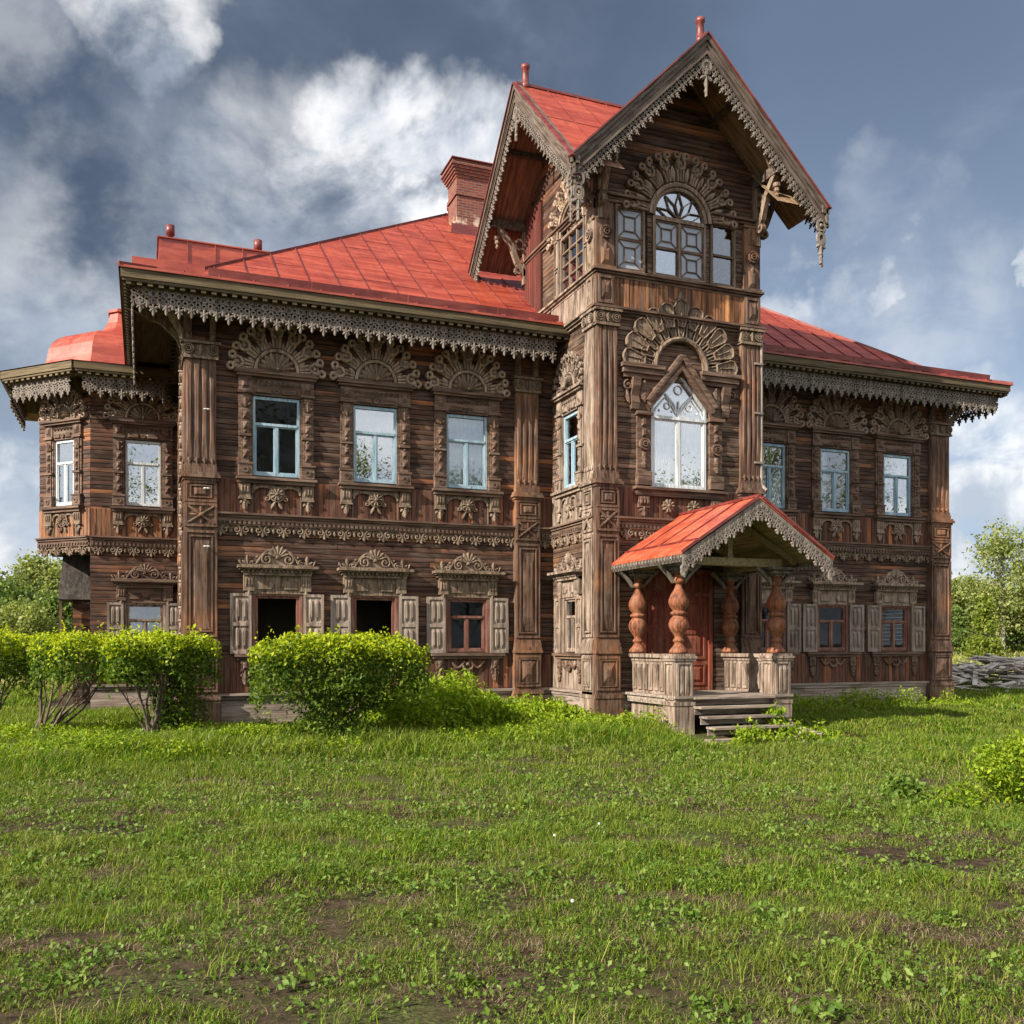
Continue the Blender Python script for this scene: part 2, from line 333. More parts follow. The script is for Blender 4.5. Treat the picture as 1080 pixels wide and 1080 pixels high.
# ------------------------------------------------------------------ mesh helpers (local x right, -y outward, z up)
class MB:
    def __init__(s): s.v = []; s.f = []; s.M = None
    def add(s, vs, fs):
        o = len(s.v)
        if s.M is not None: vs = [tuple(s.M @ Vector(p)) for p in vs]
        s.v += vs; s.f += [tuple(i+o for i in q) for q in fs]
    def box(s, x0, x1, y0, y1, z0, z1):
        s.add([(x0,y0,z0),(x1,y0,z0),(x1,y1,z0),(x0,y1,z0),(x0,y0,z1),(x1,y0,z1),(x1,y1,z1),(x0,y1,z1)],
              [(0,3,2,1),(4,5,6,7),(0,1,5,4),(1,2,6,5),(2,3,7,6),(3,0,4,7)])
    def prism(s, poly, yb, yf, inset=0., bev=.012):
        n = len(poly); vs = [(p[0], yb, p[1]) for p in poly]; fs = []
        if inset > 0:
            cx = sum(p[0] for p in poly)/n; cz = sum(p[1] for p in poly)/n
            vs += [(p[0], yf+bev, p[1]) for p in poly] + [(cx+(p[0]-cx)*(1-inset), yf, cz+(p[1]-cz)*(1-inset)) for p in poly]
            for i in range(n):
                j = (i+1) % n; fs += [(i, j, n+j, n+i), (n+i, n+j, 2*n+j, 2*n+i)]
            fs += [tuple(range(2*n, 3*n)), tuple(range(n))[::-1]]
        else:
            vs += [(p[0], yf, p[1]) for p in poly]
            for i in range(n): j = (i+1) % n; fs.append((i, j, n+j, n+i))
            fs += [tuple(range(n, 2*n)), tuple(range(n))[::-1]]
        s.add(vs, fs)
    def rect(s, x0, x1, z0, z1, yb, yf, inset=.0, bev=.015):
        s.prism([(x0,z0),(x1,z0),(x1,z1),(x0,z1)], yb, yf, inset, bev)
    def pyr(s, x0, x1, z0, z1, yb, yf, k=.5):      # raised panel: sides slope up to a small ridge
        s.prism([(x0,z0),(x1,z0),(x1,z1),(x0,z1)], yb, yf, k, abs(yb-yf)*.8)
    def pframe(s, x0, x1, z0, z1, w, yb, yf):      # picture-frame moulding
        s.rect(x0, x0+w, z0, z1, yb, yf); s.rect(x1-w, x1, z0, z1, yb, yf)
        s.rect(x0+w, x1-w, z0, z0+w, yb, yf-.002); s.rect(x0+w, x1-w, z1-w, z1, yb, yf-.002)
    def ring(s, cx, cz, ro, ri, yb, yf, n=14, a0=0., a1=360., ex=1., ez=1., dome=0.):
        full = abs(a1-a0) >= 359.9; k = n if full else n+1; vs = []; fs = []
        for i in range(k):
            a = R(a0+(a1-a0)*i/n); c, q = math.cos(a)*ex, math.sin(a)*ez; rm = (ro+ri)/2
            vs += [(cx+ro*c, yb, cz+ro*q), (cx+ro*c, yf, cz+ro*q), (cx+rm*c, yf-dome, cz+rm*q), (cx+ri*c, yf, cz+ri*q), (cx+ri*c, yb, cz+ri*q)]
        for i in range(n):
            j = (i+1) % k
            for e in range(4): fs.append((5*i+e, 5*i+e+1, 5*j+e+1, 5*j+e))
        s.add(vs, fs)
    def disc(s, cx, cz, r, yb, yf, n=12, dome=.6):
        s.prism([(cx+r*math.cos(2*PI*i/n), cz+r*math.sin(2*PI*i/n)) for i in range(n)], yb, yf, dome, abs(yb-yf)*.6)
    def ribbon(s, pts, w, yb, yf, ridge=.008):
        n = len(pts); vs = []; fs = []
        for i, (x, z) in enumerate(pts):
            a = pts[max(i-1, 0)]; b = pts[min(i+1, n-1)]; dx, dz = b[0]-a[0], b[1]-a[1]; l = math.hypot(dx, dz) or 1
            ww = (w(i/(n-1)) if callable(w) else w)/2; nx, nz = -dz/l*ww, dx/l*ww
            vs += [(x+nx, yb, z+nz), (x+nx, yf, z+nz), (x, yf-ridge, z), (x-nx, yf, z-nz), (x-nx, yb, z-nz)]
        for i in range(n-1):
            for e in range(4): fs.append((5*i+e, 5*i+e+1, 5*i+6+e, 5*i+5+e))
        fs += [(0,1,2,3,4), tuple(5*(n-1)+e for e in (4,3,2,1,0))]
        s.add(vs, fs)
    def petal(s, cx, cz, ang, r0, r1, w, yb, yf, tip=.55, rel=.35):
        # leaf along direction ang (deg), widest at tip fraction, ridged down the middle
        a = R(ang); d = (math.cos(a), math.sin(a)); q = (-d[1], d[0]); L = r1-r0
        prof = [(0,.22),(.25,.6),(tip,1.),(.85,.66),(1.,.0)]
        vs = []; fs = []
        for t, k in prof:
            r = r0+L*t
            for sgn, y in ((1, yb), (1, yf+(yb-yf)*rel), (0, yf), (-1, yf+(yb-yf)*rel), (-1, yb)):
                vs.append((cx+d[0]*r+q[0]*w*.5*k*sgn, y, cz+d[1]*r+q[1]*w*.5*k*sgn))
        for i in range(len(prof)-1):
            for e in range(4): fs.append((5*i+e, 5*i+e+1, 5*i+6+e, 5*i+5+e))
        fs.append((0,1,2,3,4))
        s.add(vs, fs)
    def spiral(s, cx, cz, r, turns, a0, sgn, w, yb, yf, n=None):
        n = n or int(12*turns)+3
        pts = []
        for i in range(n):
            t = i/(n-1); a = R(a0)+sgn*2*PI*turns*t; rr = r*(1-.85*t)
            pts.append((cx+rr*math.cos(a), cz+rr*math.sin(a)))
        s.ribbon(pts, w, yb, yf)
        s.disc(cx, cz, r*.22, yb, yf-.01, 8)
    def lathe(s, prof, cx, cy, n=20):
        vs = []; fs = []
        for r, z in prof:
            for i in range(n): a = 2*PI*i/n; vs.append((cx+r*math.cos(a), cy+r*math.sin(a), z))
        for k in range(len(prof)-1):
            for i in range(n): j = (i+1) % n; fs.append((k*n+i, k*n+j, k*n+n+j, k*n+n+i))
        fs += [tuple(range(n))[::-1], tuple(range((len(prof)-1)*n, len(prof)*n))]
        s.add(vs, fs)
    def beam(s, p, q, w, h):
        p, q = Vector(p), Vector(q); d = (q-p).normalized(); u = Vector((0,0,1))
        if abs(d.z) > .98: u = Vector((1,0,0))
        sx = d.cross(u).normalized()*w/2; sy = sx.cross(d).normalized()*h/2
        vs = [tuple(a+b*sx+c*sy) for a in (p, q) for b, c in ((-1,-1),(1,-1),(1,1),(-1,1))]
        s.add(vs, [(0,1,2,3)[::-1],(4,5,6,7),(0,1,5,4),(1,2,6,5),(2,3,7,6),(3,0,4,7)])
    def tube(s, pts, r0, r1, n=7):
        pts = [Vector(p) for p in pts]; vs = []; fs = []; k = len(pts)
        for i, p in enumerate(pts):
            d = (pts[min(i+1, k-1)]-pts[max(i-1, 0)]).normalized(); u = Vector((.31, .93, .2)) if abs(d.y) < .9 else Vector((1, 0, 0))
            a = d.cross(u).normalized(); b = a.cross(d); r = r0+(r1-r0)*i/(k-1)
            vs += [tuple(p+(a*math.cos(2*PI*j/n)+b*math.sin(2*PI*j/n))*r) for j in range(n)]
        for i in range(k-1):
            for j in range(n): fs.append((i*n+j, i*n+(j+1) % n, i*n+n+(j+1) % n, i*n+n+j))
        fs.append(tuple(range((k-1)*n, k*n)))
        s.add(vs, fs)
    def mesh(s, name, mat, smooth=False, recalc=True):
        me = bpy.data.meshes.new(name); me.from_pydata(s.v, [], s.f); me.materials.append(MATS[mat])
        if recalc:
            b = bmesh.new(); b.from_mesh(me); bmesh.ops.recalc_face_normals(b, faces=b.faces); b.to_mesh(me); b.free()
        if smooth: me.polygons.foreach_set('use_smooth', [True]*len(me.polygons))
        me.update(); return me

def link(name, me, parent=None, loc=(0,0,0), rz=0.):
    o = bpy.data.objects.new(name, me); COL.objects.link(o)
    if parent is not None: o.parent = parent
    o.location = loc; o.rotation_euler = (0, 0, rz)
    return o
def tag(o, label=None, cat=None, group=None, kind=None):
    if label: o['label'] = label
    if cat: o['category'] = cat
    if group: o['group'] = group
    if kind: o['kind'] = kind
    return o
ROOT = Vector((11.8, 4, 0))
house = tag(link('wooden_mansion', None, None, ROOT), 'ornate carved dark wooden mansion with red metal roofs, gabled tower and columned porch', 'mansion')
def part(name, mb, mat, loc=(0,0,0), rz=0., smooth=False, recalc=True):
    me = mb if isinstance(mb, bpy.types.Mesh) else mb.mesh(name, mat, smooth, recalc)
    return link(name, me, house, Vector(loc)-ROOT, rz)
def sub(name, mb, mat, parent, smooth=False):
    me = mb if isinstance(mb, bpy.types.Mesh) else mb.mesh(name, mat, smooth)
    return link(name, me, parent)

# ------------------------------------------------------------------ levels and plan
UL, UR, TL, TR, TC, TV = .9, 22.68, 9.67, 13.93, 11.8, -2.55
BV = 6.0                                                     # front plane of the left wing
CH = .118                                                     # height of one board course

# ------------------------------------------------------------------ walls
def courses(L, z0, z1, openings=(), seed=1, clip=None):
    mb = MB(); r = random.Random(seed); z = z0; i = 0
    while z < z1-.02:
        h = min(CH, z1-z); zc = z+h/2
        cuts = [(0, L)]
        if clip: a, b = clip(zc); cuts = [(a, b)] if b-a > .05 else []
        for (a, b, c, d) in openings:
            if c < zc < d:
                new = []
                for p, q in cuts:
                    if b <= p or a >= q: new.append((p, q)); continue
                    if a > p: new.append((p, a))
                    if b < q: new.append((b, q))
                cuts = new
        for p, q in cuts:
            x = p
            while x < q-.01:
                e = min(q, x+r.uniform(2.6, 4.6)); 
                if q-e < .5: e = q
                dy = r.uniform(-.006, .006); t = r.uniform(-.004, .004)
                prof = [(.10, z), (-.004+dy, z+.004), (-.010+dy, z+h*.07), (-.014+dy+t, z+h*.5), (-.012+dy+t, z+h*.93), (-.002+dy, z+h-.005), (.10, z+h-.002)]
                n = len(prof)
                xe = e-(.004 if e < q else 0)
                vs = [(x, y, zz) for y, zz in prof]+[(xe, y, zz) for y, zz in prof]
                fs = [(k, k+1, n+k+1, n+k) for k in range(n-1)]+[tuple(range(n)), tuple(range(n, 2*n))[::-1], (n-1, 0, n, 2*n-1)]
                mb.add(vs, fs); x = e
        z += CH; i += 1
    return mb
def vboards(x0, x1, z0, z1, y=-.035, w=.13, seed=3):
    mb = MB(); r = random.Random(seed); x = x0
    while x < x1-.01:
        e = min(x1, x+w); d = r.uniform(-.006, .006)
        mb.rect(x+.003, e-.003, z0, z1, .02, y+d, .05, .01); x = e
    return mb

UPW = [2.82, 5.10, 7.37, 16.25, 18.50, 20.77]
LOW = [2.84, 5.08, 7.38, 16.2, 18.38, 20.66]
uo = [(c-.56, c+.56, 5.60, 7.42) for c in UPW]; lo_ = [(c-.50, c+.50, 1.62, 2.94) for c in LOW]
shift = lambda ops, u: [(a-u, b-u, c, d) for a, b, c, d in ops]
ops = uo+lo_
part('front_wall', courses(TL-UL, .35, 9.45, shift(ops, UL), 11), 'log_wood', (UL, 0, 0))
part('front_wall', courses(UR-TR, .35, 9.45, shift(ops, TR), 12), 'log_wood', (TR, 0, 0))
part('side_wall', courses(18, .2, 9.45, (), 13), 'log_wood', (UL, 18, 0), R(-90))
part('side_wall', courses(18, .2, 9.45, (), 14), 'log_wood', (UR, 0, 0), R(90))
part('back_wall', courses(UR-UL, .2, 9.45, (), 15), 'log_wood', (UR, 18, 0), R(180))
# tower walls: front with door, pointed window, triple window; both sides
tw = 2.13
part('tower_wall', courses(TR-TL, .2, 12.3, [(tw-.95, tw+.95, .70, 3.6), (tw-.8, tw+.8, 5.44, 8.0), (tw-.45, tw+.45, 7.9, 8.0), (tw-.74, tw+.74, 10.36, 12.55), (tw-1.75, tw-.85, 10.36, 11.95), (tw+.82, tw+1.55, 10.36, 11.95)], 21), 'tower_log_wood', (TL, TV, 0))
def gclip(zc):
    k = 15.36-zc; return (max(0, tw-k), min(2*tw, tw+k))
part('gable_wall', courses(2*tw, 12.3, 15.2, [(tw-.5, tw+.5, 12.2, 12.5)], 22, gclip), 'log_wood', (TL, TV+.01, 0))
SW = 1.42          # centre of the tower's side windows, metres back from its front wall
so_ = [(-SW-.47, -SW+.47, 5.60, 7.42), (-SW-.45, -SW+.45, 1.62, 2.94)]
# left face: local x runs towards the front, origin at the main wall
part('tower_side_wall', courses(2.55, .2, 9.5, [(2.55-SW-.47, 2.55-SW+.47, 5.6, 7.42), (2.55-SW-.45, 2.55-SW+.45, 1.62, 2.94)], 23), 'tower_log_wood', (TL, 0, 0), R(-90))
part('tower_side_wall', courses(4.25, 9.5, 12.3, [(4.25-1.33-.68, 4.25-1.33+.68, 10.36, 12.45)], 24), 'tower_log_wood', (TL, 1.7, 0), R(-90))
part('tower_side_wall', courses(4.25, .2, 12.3, (), 25), 'tower_log_wood', (TR, TV, 0), R(90))
gc2 = lambda zc: (max(0, tw-(15.36-zc)), min(2*tw, tw+(15.36-zc)))
part('gable_wall', courses(2*tw, 12.3, 15.2, [(4.25-1.33-.5, 4.25-1.33+.5, 12.2, 12.45)], 26, gc2), 'log_wood', (TL+.01, 1.7, 0), R(-90))
part('gable_wall', courses(2*tw, 12.3, 15.2, (), 29, gc2), 'log_wood', (TR, 1.69, 0), R(180))
part('gable_wall', courses(2*tw, 12.3, 15.2, (), 27, gc2), 'log_wood', (TR-.01, TV, 0), R(90))
# tower back above the roof
part('tower_back_wall', courses(TR-TL, 9.5, 12.3, (), 28), 'tower_log_wood', (TR, 1.7, 0), R(180))
# left wing with the oriel bay
CF = 1.35
part('wing_wall', courses(2.2, .2, 4.6, [(1.32-.48, 1.32+.48, 1.62, 2.94)], 31), 'log_wood', (-1.32, BV, 0))
part('wing_wall', courses(2.2, 4.6, 9.1, [(1.32-.49, 1.32+.49, 5.6, 7.42)], 32), 'log_wood', (-1.32, BV+.002, 0))
part('wing_wall', courses(5, .2, 4.6, (), 33), 'log_wood', (-1.32, BV+5, 0), R(-90))
part('bay_wall', courses(CF*1.4142, 4.6, 9.1, [(CF*.7071-.40, CF*.7071+.40, 5.6, 7.42)], 34), 'log_wood', (-1.32-CF, BV+CF, 0), R(-45))
part('bay_wall', courses(3.6, 4.6, 9.1, (), 35), 'log_wood', (-1.32-CF, BV+CF+3.6, 0), R(-90))
mb = MB(); mb.prism([(0,0)]*0 or [(-1.32,BV+.1),(.9,BV+.1),(.9,BV+5.6),(-2.6,BV+5.6),(-2.6,BV+CF+.1)], 0, 0) if False else None
mb = MB()
fl = [(-1.32, BV+.02), (.9, BV+.02), (.9, BV+5), (-1.32-CF+.03, BV+5), (-1.32-CF+.03, BV+CF)]
n = len(fl); mb.add([(x, y, 4.56) for x, y in fl]+[(x, y, 4.66) for x, y in fl], [tuple(range(n))[::-1], tuple(range(n, 2*n))]+[(i, (i+1) % n, n+(i+1) % n, n+i) for i in range(n)])
part('bay_floor', mb, 'soffit_wood')

# interior: floors and dark partitions so that the rooms read as rooms
mb = MB()
mb.box(UL+.1, UR-.1, .12, 17.9, .62, .70); mb.box(UL+.1, UR-.1, .12, 17.9, 4.55, 4.65); mb.box(UL+.1, UR-.1, .12, 17.9, 9.0, 9.1)
mb.box(TL+.1, TR-.1, TV+.12, .1, .62, .70); mb.box(TL+.1, TR-.1, TV+.12, .1, 4.55, 4.65); mb.box(TL+.1, TR-.1, TV+.12, 1.6, 9.6, 9.7)
mb.box(-1.2, UL-.02, BV+.12, BV+4.8, .62, .70); mb.box(-1.2, UL-.02, BV+.12, BV+4.8, 9.0, 9.08)
mb.box(TL+.1, TR-.1, TV+.12, 1.6, 12.75, 12.82)
part('floor', mb, 'dark_interior')
mb = MB()
mb.box(UL+.1, UR-.1, 4.2, 4.3, .70, 9.0)
for u in (3.95, 6.25, 9.6, 14.0, 17.4, 19.6): mb.box(u-.04, u+.04, .12, 4.2, .70, 9.0)
mb.box(-1.2, UL-.02, BV+3.2, BV+3.3, .70, 9.0)
part('interior_partition', mb, 'interior_plaster')

# ------------------------------------------------------------------ vertical board bands and belts along a wall
def boardband(L, z0, z1, loc, rz=0., mat='board_wood', seed=5, name='board_band'):
    part(name, vboards(0, L, z0, z1, seed=seed), mat, loc, rz)
for (u0, u1, s) in ((UL, TL, 1), (TR, UR, 2)):
    boardband(u1-u0, 4.74, 5.50, (u0, 0, 0), 0, seed=s); boardband(u1-u0, .72, 1.55, (u0, 0, 0), 0, seed=s+9)
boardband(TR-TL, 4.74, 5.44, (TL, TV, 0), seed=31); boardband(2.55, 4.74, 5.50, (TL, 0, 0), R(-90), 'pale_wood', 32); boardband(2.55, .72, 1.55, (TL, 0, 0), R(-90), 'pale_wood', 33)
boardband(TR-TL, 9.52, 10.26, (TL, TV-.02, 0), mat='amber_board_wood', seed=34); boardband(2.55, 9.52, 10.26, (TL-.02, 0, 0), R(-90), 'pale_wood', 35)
part('red_board_band', vboards(0, 1.1, 9.9, 13.3, -.06, seed=44), 'red_board_wood', (TL-.02, 1.7, 0), R(-90))
boardband(2.2, 4.74, 5.50, (-1.32, BV, 0), mat='amber_board_wood', seed=36); boardband(CF*1.4142, 4.74, 5.50, (-1.32-CF, BV+CF, 0), R(-45), 'amber_board_wood', 37)
boardband(2.2, .72, 1.55, (-1.32, BV, 0), seed=38)

def belt_mesh(L, seed=0):
    mb = MB()
    mb.box(0, L, -.17, .0, 4.70, 4.742); mb.box(0, L, -.125, .0, 4.645, 4.70); mb.box(0, L, -.085, 0, 4.57, 4.645)
    x = .03
    while x < L-.05: mb.box(x, x+.055, -.115, -.08, 4.50, 4.565); x += .105
    mb.box(0, L, -.07, 0, 4.50, 4.57); mb.box(0, L, -.095, 0, 4.47, 4.50)
    return mb
def scroll_mesh(L):
    mb = MB(); p = .46; n = max(1, round(L/p)); p = L/n
    mb.box(0, L, -.045, 0, 4.40, 4.47)
    for i in range(n):
        c = (i+.5)*p; s = 1 if i % 2 else -1
        mb.spiral(c-p*.22, 4.375, .085, 1.2, 90, -1, .032, -.03, -.085); mb.spiral(c+p*.22, 4.375, .085, 1.2, 90, 1, .032, -.03, -.083)
        mb.petal(c, 4.40, -90, 0, .19, .10, -.03, -.09); mb.petal(c, 4.38, -50, .02, .17, .06, -.03, -.08); mb.petal(c, 4.38, -130, .02, .17, .06, -.03, -.08)
        mb.petal(c-p*.5, 4.42, -90, 0, .12, .09, -.03, -.075)
    return mb
for L, loc, rz in ((TL-UL, (UL,0,0), 0), (UR-TR, (TR,0,0), 0), (TR-TL, (TL,TV,0), 0), (2.55, (TL,0,0), R(-90)), (2.2+.02, (-1.34,BV,0), 0), (CF*1.4142, (-1.32-CF,BV+CF,0), R(-45))):
    part('belt_cornice', belt_mesh(L), 'trim_wood', loc, rz)
    part('carved_frieze', scroll_mesh(L), 'hood_wood', loc, rz)
def ledge(L, loc, rz=0):
    mb = MB(); mb.box(0, L, -.14, 0, .66, .72); mb.box(0, L, -.09, 0, .58, .66)
    part('plinth_ledge', mb, 'foundation_wood', loc, rz)
    mb = MB(); r = random.Random(int(L*100))
    for z in (-.35, -.12, .11, .34): mb.box(0, L, -.05+r.uniform(-.01, .01), .04, z, z+.225)
    part('foundation', mb, 'foundation_wood', loc, rz)
for L, loc, rz in ((TL-UL, (UL,0,0), 0), (UR-TR, (TR,0,0), 0), (TR-TL, (TL,TV,0), 0), (2.55, (TL,0,0), R(-90)), (2.2, (-1.32,BV,0), 0)): ledge(L, loc, rz)

# ------------------------------------------------------------------ sunburst carvings
def feather(mb, cx, cz, ang, r0, r1, w, y0=-.02, y1=-.10):
    # a carved plume: narrow ribbed stem, a pierced drop, two curled tips; dark gaps stay open between plumes
    k = r1-r0; a = R(ang); d = (math.cos(a), math.sin(a)); q = (-d[1], d[0])
    P = lambda r, t: (cx+d[0]*r+q[0]*t, cz+d[1]*r+q[1]*t)
    j = random.uniform(0, .004)
    mb.prism([P(r0, -w*.22), P(r0+k*.40, -w*.27), P(r0+k*.62, -w*.36), P(r0+k*.80, -w*.20), P(r0+k*.80, w*.20), P(r0+k*.62, w*.36), P(r0+k*.40, w*.27), P(r0, w*.22)], y0, -.055-j, .08)
    for t in (-.20, 0, .20): mb.ribbon([P(r0+.01, w*t*.8), P(r0+k*.22, w*t*.95), P(r0+k*.42, w*t*1.1)], w*.13, -.04, y1-j+abs(t)*.03, .018)
    for sg in (-1, 1):
        mb.ribbon([P(r0+k*.40, 0), P(r0+k*.52, sg*w*.24), P(r0+k*.66, sg*w*.30), P(r0+k*.80, sg*w*.16), P(r0+k*.88, sg*w*.12), P(r1-w*.06, sg*w*.20)], w*.15, -.03, y1-.012-j-(.003 if sg > 0 else 0), .016)
        c = P(r1-w*.20, sg*w*.33); mb.ring(c[0], c[1], w*.235, w*.085, y0, y1-.03-j, 11, dome=.018)
    c = P(r0+k*.62, 0); mb.disc(c[0], c[1], w*.12, -.04, y1-j, 8)
def shell(mb, cx, cz, r, n=9):
    # fluted scallop: every petal has a raised ridge, valleys lie deep between them
    mb.prism([(cx+r*math.cos(PI*i/16), cz+r*math.sin(PI*i/16)) for i in range(17)], .0, -.025)
    for i in range(n):
        a0, a1, am = R(4+172*i/n), R(4+172*(i+1)/n), R(4+172*(i+.5)/n)
        P = lambda rr, a, y: (cx+rr*math.cos(a), y, cz+rr*math.sin(a))
        C = P(r*.08, am, -.21)
        V0, V1, T = P(r*.80, a0, -.05), P(r*.80, a1, -.05), P(r*1.0, am, -.13)
        S0, S1 = P(r*.93, a0+(am-a0)*.45, -.085), P(r*.93, a1-(a1-am)*.45, -.085); M = P(r*.62, am, -.19)
        B = P(r*.8, am, -.02)
        mb.add([C, V0, S0, T, S1, V1, M, B], [(0, 1, 2, 6), (2, 3, 6), (6, 3, 4), (0, 6, 4, 5), (1, 7, 2), (2, 7, 3), (3, 7, 4), (4, 7, 5)])
    mb.disc(cx, cz+.03, r*.14, -.02, -.24, 8)
def crown_mesh(s=1.0, nf=7):
    random.seed(5); mb = MB(); cz = 7.98
    shell(mb, 0, cz, .42*s); mb.ring(0, cz, .50*s, .43*s, 0, -.12, 20, 0, 180, dome=.02)
    for i in range(nf): feather(mb, 0, cz, 9+162*i/(nf-1), .51*s, 1.08*s, .40*s)
    for i in range(nf-1): mb.petal(0, cz, 9+162*(i+.5)/(nf-1), .51*s, .70*s, .07*s, -.02, -.06)
    return mb
def win_frame(hw, z0, z1, tr, w=.065, y0=.07, y1=.0, mull=True, top2=False):
    mb = MB()
    mb.rect(-hw, -hw+w, z0, z1, y0, y1); mb.rect(hw-w, hw, z0, z1, y0, y1); mb.rect(-hw+w, hw-w, z0, z0+w, y0, y1-.002); mb.rect(-hw+w, hw-w, z1-w, z1, y0, y1-.002)
    mb.rect(-hw+w, hw-w, tr-w*.45, tr+w*.45, y0, y1-.012)
    if mull: mb.rect(-w*.5, w*.5, z0+w, tr-w*.45, y0, y1+.004)
    if top2: mb.rect(-w*.4, w*.4, tr+w*.45, z1-w, y0, y1+.004)
    g = w*.45       # inner sash
    for a, b in (((-hw+w), -w*.5), (w*.5, hw-w)) if mull else (((-hw+w), hw-w),):
        mb.pframe(a, b, z0+w, tr-w*.45, g, y0, y1+.02)
    return mb
def pane_mb(hw, z0, z1, y=.045):
    mb = MB(); mb.box(-hw+.02, hw-.02, y, y+.005, z0+.02, z1-.02); return mb
MC = {}
def cached(key, fn, name, mat):
    k = (key, mat)
    if k not in MC: MC[k] = fn().mesh(name, mat)
    return MC[k]
def upper_casing(hw):
    mb = MB(); o = hw+.30
    for s in (-1, 1):
        a, b = (s*(hw+.02), s*o); x0, x1 = min(a, b), max(a, b); c = (x0+x1)/2; h = (x1-x0)/2
        mb.rect(x0, x1, 5.58, 7.50, .02, -.05, .0); mb.rect(c-h*.62, c+h*.62, 5.86, 7.46, -.04, -.075, .04)
        mb.rect(x0-.015, x1+.015, 5.58, 5.86, .0, -.12, .06); mb.ring(c, 5.72, .075, .035, -.1, -.14, 8); mb.rect(x0-.03, x1+.03, 5.85, 5.89, 0, -.14)
        for z in (5.98, 6.22, 6.62, 6.86): mb.pyr(c-.05, c+.05, z, z+.18, -.07, -.13, .7)
        mb.rect(x0, x1, 6.47, 6.53, 0, -.12, .1); mb.disc(c, 6.42, .04, -.07, -.12, 8); mb.disc(c, 6.58, .04, -.07, -.12, 8)
        mb.petal(c, 7.12, 90, 0, .22, .12, -.07, -.125); mb.petal(c, 7.12, 40, 0, .15, .07, -.07, -.11); mb.petal(c, 7.12, 140, 0, .15, .07, -.07, -.11)
        mb.rect(x0-.02, x1+.02, 7.44, 7.50, 0, -.12); mb.rect(x0, x1, 7.50, 7.82, .02, -.08); mb.pyr(c-.08, c+.08, 7.54, 7.78, -.07, -.13, .6)
        mb.rect(s*hw-.012, s*hw+.012, 5.58, 7.44, .06, -.03)
    mb.rect(-hw-.02, hw+.02, 7.42, 7.82, .02, -.055)
    mb.pyr(-hw+.05, -.09, 7.46, 7.58, -.05, -.10, .25); mb.pyr(.09, hw-.05, 7.46, 7.58, -.05, -.10, .25); mb.ring(0, 7.52, .06, .02, -.05, -.10, 8)
    x = -hw
    while x < hw-.05: mb.spiral(x+.06, 7.70, .05, 1.1, 0, 1, .022, -.05, -.085, 10); x += .12
    mb.rect(-o-.05, o+.05, 7.82, 7.875, .02, -.15); mb.rect(-o-.10, o+.10, 7.875, 7.92, .02, -.20); mb.rect(-o-.06, o+.06, 7.92, 7.985, .02, -.14)
    return mb
def upper_sill(hw):
    mb = MB(); o = hw+.36
    mb.rect(-o, o, 5.50, 5.56, .02, -.21); mb.rect(-o+.04, o-.04, 5.42, 5.50, .02, -.15)
    return mb
def upper_apron(hw):
    mb = MB(); o = hw+.17
    for s in (-1, 1):
        c = s*o
        mb.rect(c-.125, c+.125, 5.10, 5.42, .0, -.10, .04)
        for t in (-.065, .0, .065): mb.pyr(c+t-.024, c+t+.024, 5.16, 5.40, -.09, -.135, .6)
        mb.rect(c-.14, c+.14, 5.06, 5.10, 0, -.13)
        mb.petal(c, 5.08, -90, 0, .27, .13, -.02, -.12); mb.petal(c, 5.06, -45, 0, .15, .09, -.02, -.10); mb.petal(c, 5.06, -135, 0, .15, .09, -.02, -.10); mb.disc(c, 5.03, .05, -.04, -.13, 8)
        mb.rect(c-s*.16-.01, c-s*.16+.01, 4.76, 5.42, 0, -.06)
    # two little arches hung between the brackets and a rosette in the middle
    w = o-.13
    for s in (-1, 1):
        cx = s*w*.52
        pts = [(cx+w*.40*math.cos(PI*i/12), 5.20+.16*math.sin(PI*i/12)) for i in range(13)]
        mb.ribbon(pts, .045, -.02, -.085)
        mb.prism([(cx+w*.44, 5.42), (cx-w*.44, 5.42)]+[(cx-w*.40*math.cos(PI*i/8), 5.21+.16*math.sin(PI*i/8)) for i in range(9)], .0, -.06)
    for i in range(10): mb.petal(0, 5.20, 36*i, .03, .155, .075, -.05, -.13, .7)
    mb.disc(0, 5.20, .05, -.05, -.16, 10); mb.ring(0, 5.20, .18, .15, -.03, -.10, 16)
    for s in (-1, 1): mb.petal(s*.02, 5.06, -90+s*28, 0, .22, .08, -.03, -.10); mb.spiral(s*.21, 5.1, .07, 1.1, 90, s, .026, -.03, -.09)
    return mb
